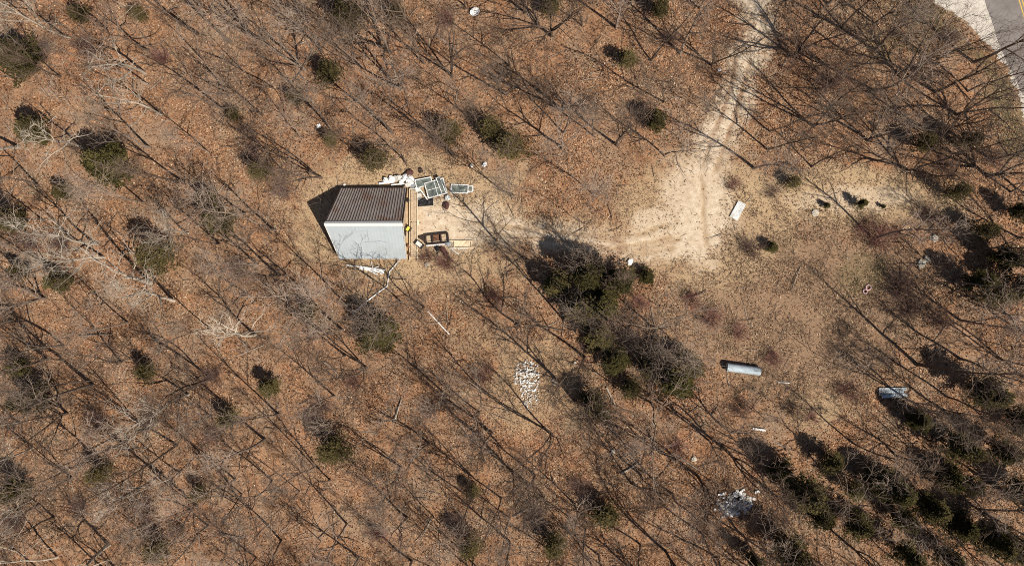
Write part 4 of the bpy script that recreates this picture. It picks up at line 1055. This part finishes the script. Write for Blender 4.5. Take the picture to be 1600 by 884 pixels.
# ------------------------------------------------------------------ bare trees (trunk foot in photo pixels)
TREES = [(1022, 545, 'dome'), (1050, 552, 'dome'), (915, 408, 'dome'), (1298, 128, 'dome'), (600, 500, 'dome'), (345, 318, 'dome'), (330, 650, 'dome'), (235, 815, 'dome'), (226, 115, 'dead'), (234, 134, 'pole'), (363, 149, 'twin'), (353, 176, 'pole'), (253, 180, 'oak'), (129, 231, 'dead'), (234, 231, 'pole'), (326, 239, 'pole'),
         (234, 80, 'oak'), (360, 66, 'pole'), (397, 58, 'twin'), (309, 53, 'pole'), (476, 109, 'fan'), (610, 83, 'fan'), (626, 139, 'twin'), (663, 100, 'oak'),
         (707, 120, 'twin'), (792, 148, 'pole'), (612, 207, 'pole'), (687, 224, 'oak'), (710, 244, 'pole'), (634, 253, 'oak'), (502, 278, 'twin'),
         (473, 217, 'pole'), (590, 37, 'pole'), (749, 261, 'small'), (542, 226, 'pole'), (731, 159, 'small'), (797, 105, 'pole'), (451, 275, 'pole'),
         (478, 27, 'twin'), (502, 80, 'pole'), (861, 56, 'fan'), (963, 44, 'pole'), (1017, 95, 'oak'), (1063, 85, 'pole'), (1112, 103, 'twin'), (1037, 159, 'oak'),
         (1104, 178, 'small'), (881, 173, 'twin'), (881, 209, 'pole'), (927, 212, 'pole'), (980, 205, 'small'), (1037, 243, 'oak'), (963, 226, 'pole'),
         (1199, 234, 'pole'), (1178, 263, 'pole'), (910, 41, 'pole'), (1005, 149, 'small'), (878, 231, 'oak'), 
         (1056, 212, 'small'), (1237, 88, 'fan'), (1403, 115, 'fan'), (1356, 220, 'twin'), (1495, 180, 'fan'), (1419, 268, 'fan'), (1543, 275, 'fan'),
         (1454, 207, 'pole'), (1549, 248, 'oak'), (1270, 197, 'twin'), (1202, 205, 'pole'), (1526, 166, 'pole'), (1315, 44, 'oak'), (1268, 261, 'pole'),
         (1512, 143, 'oak'), (1366, 142, 'pole'), (68, 344, 'pole'), (163, 402, 'oak'), (200, 503, 'pole'), (329, 514, 'pole'), (332, 592, 'twin'),
         (153, 381, 'dead'), (400, 522, 'dead'), (190, 565, 'oak'), (142, 595, 'pole'), (387, 460, 'oak'), (271, 470, 'dead'), (71, 466, 'fan'),
         (237, 442, 'dead'), (383, 334, 'oak'), (295, 364, 'oak'), (295, 616, 'oak'), (277, 694, 'pole'), (253, 740, 'pole'), (283, 738, 'oak'),
         (368, 749, 'pole'), (307, 789, 'twin'), (190, 674, 'pole'), (231, 669, 'twin'), (85, 808, 'oak'), (105, 645, 'fan'), (312, 706, 'pole'),
         (149, 713, 'oak'), (326, 821, 'oak'), (378, 771, 'pole'), (146, 601, 'pole'), (51, 781, 'dead'), (436, 647, 'pole'), (624, 681, 'small'),
         (671, 693, 'oak'), (783, 777, 'twin'), (688, 818, 'pole'), (517, 750, 'oak'), (542, 818, 'pole'), (627, 730, 'twin'), (749, 643, 'pole'),
         (800, 737, 'pole'), (576, 715, 'small'), (492, 730, 'pole'), (637, 808, 'oak'), (644, 876, 'pole'), (732, 740, 'pole'), (425, 750, 'oak'),
         (610, 754, 'small'), (468, 767, 'pole'), (502, 845, 'pole'), (797, 808, 'pole'), (861, 677, 'twin'), (836, 742, 'twin'), (898, 788, 'pole'),
         (915, 825, 'pole'), (985, 754, 'pole'), (1000, 740, 'twin'), (1051, 771, 'oak'), (1097, 832, 'pole'), (1090, 743, 'twin'), (1129, 665, 'oak'),
         (827, 757, 'pole'), (990, 789, 'small'), (1017, 628, 'oak'), (1199, 657, 'small'), (1105, 686, 'pole'), (936, 866, 'pole'), (888, 811, 'small'),
         (861, 862, 'pole'), (1160, 835, 'twin'), (1058, 720, 'small'), (966, 682, 'pole'), (914, 558, 'pole'), (810, 507, 'oak'), (905, 345, 'small'),
         (1014, 507, 'oak'), (881, 500, 'pole'), (1431, 568, 'pole'), (1597, 588, 'oak'), (1500, 500, 'twin'), (1560, 560, 'pole'),
         (1480, 620, 'pole'), (1600, 520, 'twin'), (1540, 480, 'oak'), (1580, 300, 'oak'), (1560, 400, 'twin'), (1281, 730, 'oak'), (1400, 712, 'oak'),
         (1475, 740, 'twin'), (1593, 781, 'pole'), (1461, 631, 'oak'), (1560, 764, 'twin'), (1522, 676, 'pole'), (499, 516, 'pole'), (470, 454, 'oak'),
         (536, 515, 'twin'), (617, 567, 'small'), (540, 556, 'pole'), (545, 479, 'pole'), (644, 597, 'small'), (436, 429, 'pole'),
         (776, 376, 'oak'), (1215, 735, 'twin'), (1330, 690, 'pole'), (1120, 870, 'oak'), (1290, 560, 'small'), (1345, 560, 'small'), (1225, 640, 'small'),
         (1325, 850, 'twin'), (1430, 820, 'pole'), (1520, 790, 'twin'), (1380, 590, 'small'), (1075, 640, 'small'), (735, 570, 'small'), (700, 620, 'pole'),
         (1490, 440, 'pole'), (1450, 420, 'small'), (1530, 530, 'pole'), (1590, 370, 'pole'), (1500, 560, 'oak'), (45, 30, 'oak'), (110, 60, 'oak'), (95, 120, 'pole'),
         (170, 50, 'oak'), (30, 230, 'dead'), (60, 290, 'oak'), (20, 500, 'oak'), (100, 540, 'oak'), (30, 660, 'oak'), (90, 870, 'oak'), (170, 850, 'dead'),
         (420, 820, 'oak'), (400, 870, 'pole'), (560, 870, 'oak'), (740, 870, 'pole'), (1040, 860, 'twin'), (410, 180, 'oak'), (430, 360, 'oak')]
def free(px, py):
    "woods only: not in the yard, on the track, in the clearing or on the road"
    g = at(px, py); X = np.array([g.x]); Y = np.array([g.y]); d, t, c, gg = zones(X, Y)
    if d[0] > .25 or c[0] > .35 or t[0] > .55: return False
    if right_of(X, Y, edge_w)[0] > -2: return False
    if 470 < px < 800 and 270 < py < 450: return False
    if 980 < px < 1160 and 265 < py < 440: return False
    if 1110 < px < 1240 and -20 < py < 270: return False
    if 790 < px < 1000 and 345 < py < 420: return False
    return True
rng = random.Random(77)
spots = [(x, y, k) for x, y, k in TREES]
nfix = len(spots)
tries = 0
while len(spots) < 292 and tries < 20000:
    tries += 1
    px, py = rng.uniform(-10, 1610), rng.uniform(-5, 890)
    if not free(px, py): continue
    md = 34 if px > 900 or py < 500 else 30
    if min(math.hypot(px - a, py - b) for a, b, _ in spots) < md: continue
    spots.append((px, py, rng.choice(['pole', 'small', 'oak', 'pole', 'small', 'twin'])))
n_in = len(spots)
# woods carry on beyond the frame; their shadows reach in
tries = 0
while len(spots) < n_in + 95 and tries < 20000:
    tries += 1
    px, py = rng.uniform(-60, 1850), rng.uniform(-30, 1130)
    if -10 <= px <= 1610 and -5 <= py <= 890: continue
    g = at(px, py)
    if right_of(np.array([g.x]), np.array([g.y]), edge_w)[0] > -2 and py < 700: continue
    if min(math.hypot(px - a, py - b) for a, b, _ in spots) < 42: continue
    spots.append((px, py, rng.choice(['pole', 'oak', 'twin'])))
tit = []; last = None
for i, (px, py, k) in enumerate(spots):
    cand = BYK[k]; v = cand[rng.randrange(len(cand))]
    if v is last: v = cand[rng.randrange(len(cand))]
    last = v
    bk = list(v['meshes'])
    if 'bark_pale' in bk and k == 'oak': b = 'bark_pale' if (px < 330 and rng.random() < .45) else rng.choice(['bark', 'bark_dark'])  # sunlit branch sides put into the bark colour: paler far left
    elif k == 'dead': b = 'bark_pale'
    else: b = 'bark_dark' if rng.random() < (.25 if px < 700 else .5) else 'bark'  # shaded branch sides put into the bark colour: dark more often rightwards
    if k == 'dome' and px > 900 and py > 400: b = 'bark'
    if b not in v['meshes']: b = bk[0]
    s = rng.uniform(.82, 1.12)
    g = at(px, py); root = empty('bare_tree', (g.x, g.y, 0), rng.uniform(0, 6.28)); root.scale = (s, s, s * rng.uniform(.92, 1.08))
    root.rotation_euler[0] = rng.gauss(0, .035); root.rotation_euler[1] = rng.gauss(0, .035)
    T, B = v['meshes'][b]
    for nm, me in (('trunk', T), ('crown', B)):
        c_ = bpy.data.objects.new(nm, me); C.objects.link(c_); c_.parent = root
    tag(root, None, 'tree', 'leafless trees of the winter woods')
    noun = {'pole': 'tall straight bare tree', 'oak': 'spreading bare tree', 'fan': 'many-stemmed bare tree', 'twin': 'forked bare tree',
            'small': 'small slender bare tree', 'dome': 'low round-headed bare tree', 'dead': 'crooked pale bare tree'}[k]
    tit.append((root, px, py, noun))
point_out(tit)

# ------------------------------------------------------------------ saplings
def sapling_mesh(seed, h):
    rng = random.Random(seed); T = MB(); B = MB()
    pts = path(Vector((0, 0, -.1)), Vector((rng.gauss(0, .12), rng.gauss(0, .12), 1)), h, 7, .09, .04, rng)
    T.tube(pts, [.035 - .03 * k / 7 for k in range(8)], 5)
    for i in range(9):
        q, e = sample(pts, min(.97, .2 + .8 * (i + rng.random()) / 9)); pe = rand_perp(e, rng)
        bp_ = path(q, e + pe * rng.uniform(.4, .9), h * rng.uniform(.15, .34), 3, .15, .05, rng)
        B.tube(bp_, [.013, .010, .008, .004], 3, cap=False)
        for j in range(4):
            u, g = sample(bp_, rng.uniform(.2, .95)); B.tube([u, u + (g + rand_perp(g, rng) * .7).normalized() * rng.uniform(.25, .7)], [.007, .003], 3, cap=False)
    return [(T.mesh('trunk', M[m]), B.mesh('crown', M[m])) for m in ('bark', 'bark_dark', 'brush')]
SAP = [x for i in range(7) for x in sapling_mesh(900 + i, (3.6, 4.5, 5.4, 6.2, 4.0, 5.0, 7.0)[i])]
rng = random.Random(321); ss = []; sit = []; tries = 0
while len(ss) < 190 and tries < 20000:
    tries += 1; px, py = rng.uniform(0, 1600), rng.uniform(0, 884)
    if 1140 < px < 1260 and 320 < py < 420: continue
    if 1150 < px < 1250 and 770 < py < 850: continue
    if not free(px, py) and not (1000 < px < 1400 and 430 < py < 640 and rng.random() < .25): continue
    if 480 < px < 790 and 270 < py < 450: continue
    if min([math.hypot(px - a, py - b) for a, b in ss] + [99]) < 32: continue
    if min(math.hypot(px - a, py - b) for a, b, _ in spots) < 14: continue
    ss.append((px, py)); tr, cr = SAP[rng.randrange(len(SAP))]
    g = at(px, py); root = empty('sapling', (g.x, g.y, 0), rng.uniform(0, 6.28)); s_ = rng.uniform(.8, 1.25); root.scale = (s_, s_, s_)
    for nm, me in (('trunk', tr), ('crown', cr)):
        c_ = bpy.data.objects.new(nm, me); C.objects.link(c_); c_.parent = root
    tag(root, None, 'sapling', 'thin saplings under the trees')
    sit.append((root, px, py, 'thin leafless sapling'))
point_out(sit)

# fallen logs
lit = []
for k, (x, y, L, a, m_) in enumerate([(365, 835, 3.2, -.1, 'bark_dark'), (240, 395, 3.6, .5, 'bark_pale'), (985, 730, 2.6, .6, 'bark_pale'), (520, 330 + 250, 3.0, -.8, 'bark'),
                                      (1090, 460, 2.4, .3, 'bark_dark'), (700, 70, 3.4, -.7, 'bark'), (1440, 100, 2.6, 1.0, 'bark_dark'), (150, 520, 4.0, .2, 'bark'),
                                      (1330, 200, 3.4, -.5, 'bark'), (820, 800, 2.8, .4, 'bark'), (620, 640, 3.0, 1.3, 'bark_pale'), (955, 620, 2.4, -1.1, 'bark_pale')]):
    g_ = random.Random(40 + k); root = empty('fallen_log', at(x, y, .1), a); tag(root, None, 'log', 'fallen logs on the forest floor')
    mb = MB(); pts = path(Vector((-L / 2, 0, 0)), Vector((1, g_.gauss(0, .1), 0)), L, 6, .07, 0, g_); pts = [Vector((p.x, p.y, .03 * i)) for i, p in enumerate(pts)]
    mb.tube(pts, [.12, .12, .105, .09, .08, .06, .03], 7); mb.build('trunk', M[m_], root)
    for j in range(3):
        q, e = sample(pts, g_.uniform(.4, .9)); b_ = MB(); b_.tube(path(q, e + Vector((0, g_.choice((-1, 1)) * .9, .3)), g_.uniform(.5, 1.1), 3, .2, 0, g_), [.035, .028, .02, .01], 5); b_.build('branch', M[m_], root)
    lit.append((root, x, y, 'fallen log'))
point_out(lit)
